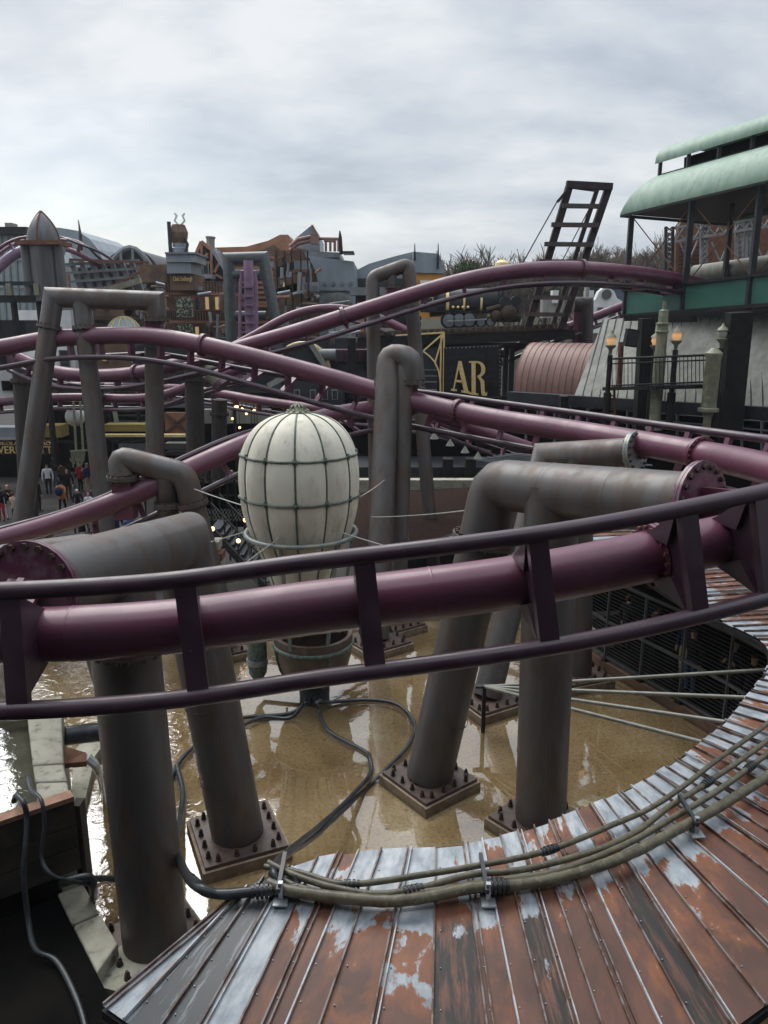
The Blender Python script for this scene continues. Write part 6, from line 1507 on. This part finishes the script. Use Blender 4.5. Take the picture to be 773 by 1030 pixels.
# ================================================================ people
def skin_body(pose):
    """one continuous figure 1.7 m tall grown from a joint graph; returns a mesh"""
    J = {'pel': (0, 0, .93), 'sp': (0, 0, 1.12), 'ch': (0, .01, 1.32), 'nk': (0, 0, 1.47), 'nk2': (0, -.01, 1.52), 'hd': (0, -.02, 1.60), 'top': (0, -.01, 1.67)}
    rad = {'pel': .15, 'sp': .13, 'ch': .16, 'nk': .065, 'nk2': .055, 'hd': .088, 'top': .055}
    E = [('pel', 'sp'), ('sp', 'ch'), ('ch', 'nk'), ('nk', 'nk2'), ('nk2', 'hd'), ('hd', 'top')]
    for s, n in ((-1, 'l'), (1, 'r')):
        st = .12 if pose == 'walk' and s > 0 else (-.14 if pose == 'walk' else 0)
        J[n + 'hip'] = (s * .09, 0, .86); J[n + 'kn'] = (s * .10, -.02 + st * .5, .48); J[n + 'an'] = (s * .10, st + .02, .08); J[n + 'to'] = (s * .11, st - .14, .035)
        rad.update({n + 'hip': .095, n + 'kn': .062, n + 'an': .045, n + 'to': .036}); E += [('pel', n + 'hip'), (n + 'hip', n + 'kn'), (n + 'kn', n + 'an'), (n + 'an', n + 'to')]
        J[n + 'sh'] = (s * .20, .01, 1.38); 
        if pose == 'phone': J[n + 'el'] = (s * .25, -.06, 1.12); J[n + 'wr'] = (s * .12, -.27, 1.27); J[n + 'ha'] = (s * .08, -.30, 1.34)
        elif pose == 'walk': J[n + 'el'] = (s * .27, .06 - st * .4, 1.12); J[n + 'wr'] = (s * .27, -.06 - st * .9, .90); J[n + 'ha'] = (s * .26, -.10 - st, .80)
        else: J[n + 'el'] = (s * .27, .03, 1.12); J[n + 'wr'] = (s * .27, -.03, .88); J[n + 'ha'] = (s * .26, -.05, .78)
        rad.update({n + 'sh': .075, n + 'el': .055, n + 'wr': .036, n + 'ha': .035}); E += [('ch', n + 'sh'), (n + 'sh', n + 'el'), (n + 'el', n + 'wr'), (n + 'wr', n + 'ha')]
        h = Vector(J[n + 'ha']); d = (h - Vector(J[n + 'wr'])).normalized()
        for q in range(4):
            J[n + 'f%d' % q] = tuple(h + d * (.075 + .01 * (q in (1, 2))) + Vector((0, (q - 1.5) * .02, 0))); rad[n + 'f%d' % q] = .009; E.append((n + 'ha', n + 'f%d' % q))
        J[n + 'th'] = tuple(h + d * .02 + Vector((-s * .01, -.055, 0))); rad[n + 'th'] = .010; E.append((n + 'ha', n + 'th'))
    names = list(J); me = bpy.data.meshes.new('body'); me.from_pydata([J[k] for k in names], [(names.index(a), names.index(b)) for a, b in E], [])
    o = bpy.data.objects.new('body', me); scn.collection.objects.link(o); md = o.modifiers.new('s', 'SKIN'); md.use_smooth_shade = True
    sv = me.skin_vertices[0].data
    for i, k in enumerate(names): sv[i].radius = (rad[k], rad[k] * (.72 if k in ('pel', 'sp', 'ch') else 1)); sv[i].use_root = (k == 'pel')
    o.modifiers.new('u', 'SUBSURF').levels = 1
    bpy.context.view_layer.update(); r = bpy.data.meshes.new_from_object(o.evaluated_get(bpy.context.evaluated_depsgraph_get())); bpy.data.objects.remove(o); return r
BODY = {p: skin_body(p) for p in ('stand', 'walk', 'phone')}
def cm(n, c): 
    if n not in X: X[n] = mat(n, c, rough=.8)
    return X[n]
cols_ = {'black': (.012, .012, .014), 'navy': (.02, .03, .07), 'white': (.60, .60, .62), 'red': (.30, .02, .03), 'orange': (.45, .16, .05), 'pink': (.45, .12, .32), 'blue': (.06, .10, .22), 'beige': (.33, .26, .18), 'jeans': (.05, .08, .15), 'grey': (.16, .16, .17), 'brown': (.08, .045, .03), 'blond': (.40, .28, .14), 'green': (.03, .05, .03)}
def person(x, y, pose, top, leg, hair, label, rot=0, h=1.7, z=0.0, pos=None, long_=False, bag=None):
    p = Vector(pos) if pos else G(x, y, z); T = thing('person', label, 'person', (p.x, p.y, z), 'people in the park')
    me = BODY[pose].copy()
    for mm in (cm('cloth_' + leg, cols_[leg]), cm('cloth_' + top, cols_[top]), X['skin'], cm('shoes', (.02, .02, .02))): me.materials.append(mm)
    for f in me.polygons:
        c = f.center; arm = abs(c.x) > .19 and c.z < 1.40
        f.use_smooth = True
        hand = (c.z < .86 and abs(c.x) > .2) if pose != 'phone' else (c.y < -.27)
        f.material_index = 3 if c.z < .09 else 2 if hand or c.z > 1.485 else 1 if (c.z > (.78 if long_ else .93) or arm) else 0
    s = h / 1.7; q = Matrix.Rotation(rot, 4, 'Z') @ Matrix.Scale(s, 4); me.transform(q)
    o = bpy.data.objects.new('body', me); scn.collection.objects.link(o); o.parent = T
    b = MB(); org = Vector((p.x, p.y, z))
    def tr(v): return org + (q @ Vector(v))
    hb = MB(); hb.sphere((0, .012, 1.625), .098, 12, 8, (1, 1.06, 1)); hb.v = [v for v in hb.v]
    keep = MB()
    for f in hb.f:
        cc = sum((hb.v[i] for i in f), Vector()) / len(f)
        if cc.z > 1.645 or cc.y > .02: keep.add([tr(hb.v[i]) for i in f], [tuple(range(len(f)))])
    keep.build('hair', cm('hair_' + hair, cols_[hair]), T)
    fm = MB()
    for sx in (-1, 1): fm.sphere(tr((sx * .032, -.098, 1.61)), .010 * s, 6, 4)
    fm.build('eyes', X['black'], T); nm_ = MB(); nm_.sphere(tr((0, -.115, 1.585)), .014 * s, 6, 4); nm_.build('nose', X['skin'], T)
    if bag: 
        bb = MB(); bb.sphere(tr((0, .2, 1.2)), .2 * s, 10, 8, (1, .7, 1.2)); bb.build('backpack', cm('cloth_' + bag, cols_[bag]), T)
person(50, 497, 'stand', 'white', 'black', 'black', 'person in a white jacket standing under the shop sign', .3)
person(57, 490, 'stand', 'black', 'jeans', 'blond', 'tall person in black under the shop sign', -.3, 1.82)
person(70, 503, 'stand', 'black', 'black', 'grey', 'person in long black coat left of the red coat', .2, long_=True)
person(82, 495, 'phone', 'red', 'black', 'beige', 'person in a bright red coat', 1.2, long_=True)
person(40, 515, 'stand', 'black', 'black', 'brown', 'person in long black coat alone right of the left portal leg', 1.4, long_=True)
person(11, 522, 'phone', 'black', 'white', 'blond', 'blond person with raised hands at the left edge', .2)
person(3, 524, 'stand', 'black', 'red', 'black', 'person in dark clothes cut by the left edge', 0)
person(64, 517, 'walk', 'orange', 'black', 'black', 'person in an orange jacket with a dark backpack', 3.0, long_=True, bag='navy')
person(80, 519, 'walk', 'black', 'black', 'white', 'child with a white hat walking by the track', .4, 1.35)
person(91, 522, 'stand', 'white', 'pink', 'pink', 'child with a pink hat by the track', .1, 1.3)
person(119, 552, 'walk', 'navy', 'jeans', 'brown', 'person in navy and jeans below the purple post', .5)
person(85, 556, 'stand', 'black', 'white', 'black', 'person in pale trousers partly under the rising track', .5)
person(96, 556, 'stand', 'grey', 'white', 'brown', 'person in grey top and pale trousers under the rising track', -.5)
person(133, 556, 'walk', 'blue', 'black', 'black', 'person in a blue jacket behind the goose neck support', 1)
person(205, 512, 'walk', 'blue', 'grey', 'grey', 'person with blue and white jacket seen over the lattice fence', .8)
person(219, 505, 'stand', 'black', 'black', 'grey', 'person with a grey cap seen over the lattice fence', .2)
person(150, 520, 'stand', 'red', 'black', 'brown', 'person in maroon top behind the goose neck support', .2)
person(140, 515, 'stand', 'grey', 'jeans', 'black', 'person in grey behind the goose neck elbow', 2)
# queue under the roof
qq = [((6.9, 20.4), 'stand', 'black', 'black', 'brown', 'dark dressed person at the far end of the queue', 2.0), ((7.4, 19.6), 'phone', 'brown', 'black', 'black', 'person in brown near the far end of the queue', 1.5),
      ((7.9, 18.7), 'stand', 'navy', 'beige', 'black', 'person in navy with beige trousers in the queue', -1.2), ((7.75, 17.9), 'stand', 'black', 'jeans', 'brown', 'person in black with blue jeans in the queue', -1.0),
      ((8.4, 17.1), 'phone', 'black', 'black', 'blond', 'fair haired person in black in the queue', -.8), ((8.55, 16.4), 'stand', 'black', 'black', 'brown', 'person with a red scarf in the queue', -.5), ((9.2, 16.0), 'stand', 'green', 'beige', 'black', 'person in camouflage green at the near end of the queue', .3)]
for (pos, pose, top, leg, hair, lab, r) in qq: person(0, 0, pose, top, leg, hair, lab, r, z=.30, pos=(pos[0], pos[1], .3))

rp_ = random.Random(31)
more = [(26, 500, 'stand', 'navy', 'black', 'black', 'person in navy standing by the shop door'), (31, 512, 'walk', 'grey', 'jeans', 'brown', 'person in grey and jeans walking in front of the shop'), (64, 493, 'stand', 'brown', 'black', 'black', 'person in brown coat between the white jacket and the red coat'),
 (75, 490, 'walk', 'black', 'grey', 'black', 'person in black behind the red coat'), (90, 497, 'stand', 'navy', 'beige', 'grey', 'grey haired person in navy right of the red coat'), (118, 500, 'walk', 'black', 'jeans', 'brown', 'person in black between the portal legs'),
 (126, 497, 'stand', 'red', 'black', 'black', 'person in a dark red top between the portal legs'), (133, 503, 'stand', 'beige', 'black', 'brown', 'person in beige right of the dark red top'), (143, 500, 'phone', 'black', 'black', 'blond', 'fair haired person in black before the market hall'),
 (17, 530, 'walk', 'beige', 'navy', 'brown', 'person in a beige coat near the rising track'), (212, 498, 'stand', 'black', 'black', 'black', 'person in black over the lattice fence'), (228, 497, 'stand', 'white', 'black', 'black', 'person in white over the lattice fence'), (234, 503, 'stand', 'navy', 'black', 'blond', 'person in navy over the lattice fence')]
for (x, y, ps, tp_, lg, hr_, lb) in more: person(x, y, ps, tp_, lg, hr_, lb, rp_.uniform(-3, 3), rp_.uniform(1.6, 1.82))
# plaza clutter
for k, (x, y, lb) in enumerate(((28, 528, 'dark litter bin near the left edge of the plaza'), (98, 510, 'dark litter bin beside the second portal leg'))):
    c = G(x, y, 0); T = thing('litter_bin', lb, 'bin', c); MB().lathe(c, [(.22, 0), (.25, .05), (.27, .8), (.30, .82), (.30, .9), (.2, .95)], 14).build('body', X['dkgrey'], T); MB().lathe(c, [(.2, .95), (.12, 1.05), (.02, 1.08)], 14).build('lid', X['black'], T)
T = thing('railing', 'black plaza railing with pale banners under the rising track', 'railing', G(110, 560, 0))
a, b = G(60, 566, 0), G(180, 548, 0)
for k in range(12):
    p = a.lerp(b, k / 11); MB().box(p + Vector((0, 0, .55)), (.05, .05, 1.1)).build('post', X['black'], T, smooth=False)
for z in (1.08, .15): m = MB(); m.bar(a + Vector((0, 0, z)), b + Vector((0, 0, z)), .05, .05); m.build('rail', X['black'], T, smooth=False)
for k in range(8): p = a.lerp(b, (k + .5) / 9); MB().box(p + Vector((0, 0, .6)), (.42, .03, .75)).build('banner', X['cladding'], T, smooth=False)
# rough matte surfaces reflect little of the bright sky at grazing angles
for k_, m_ in X.items():
    if m_.use_nodes and 'Principled BSDF' in m_.node_tree.nodes:
        b_ = m_.node_tree.nodes['Principled BSDF']
        if b_.inputs['Roughness'].default_value >= .6 and k_ not in ('roof', 'void'): b_.inputs['Specular IOR Level'].default_value = .12
        elif k_ in ('black', 'dkgrey', 'signblk', 'maroon', 'wood2', 'rung', 'steel_dk'): b_.inputs['Specular IOR Level'].default_value = .25
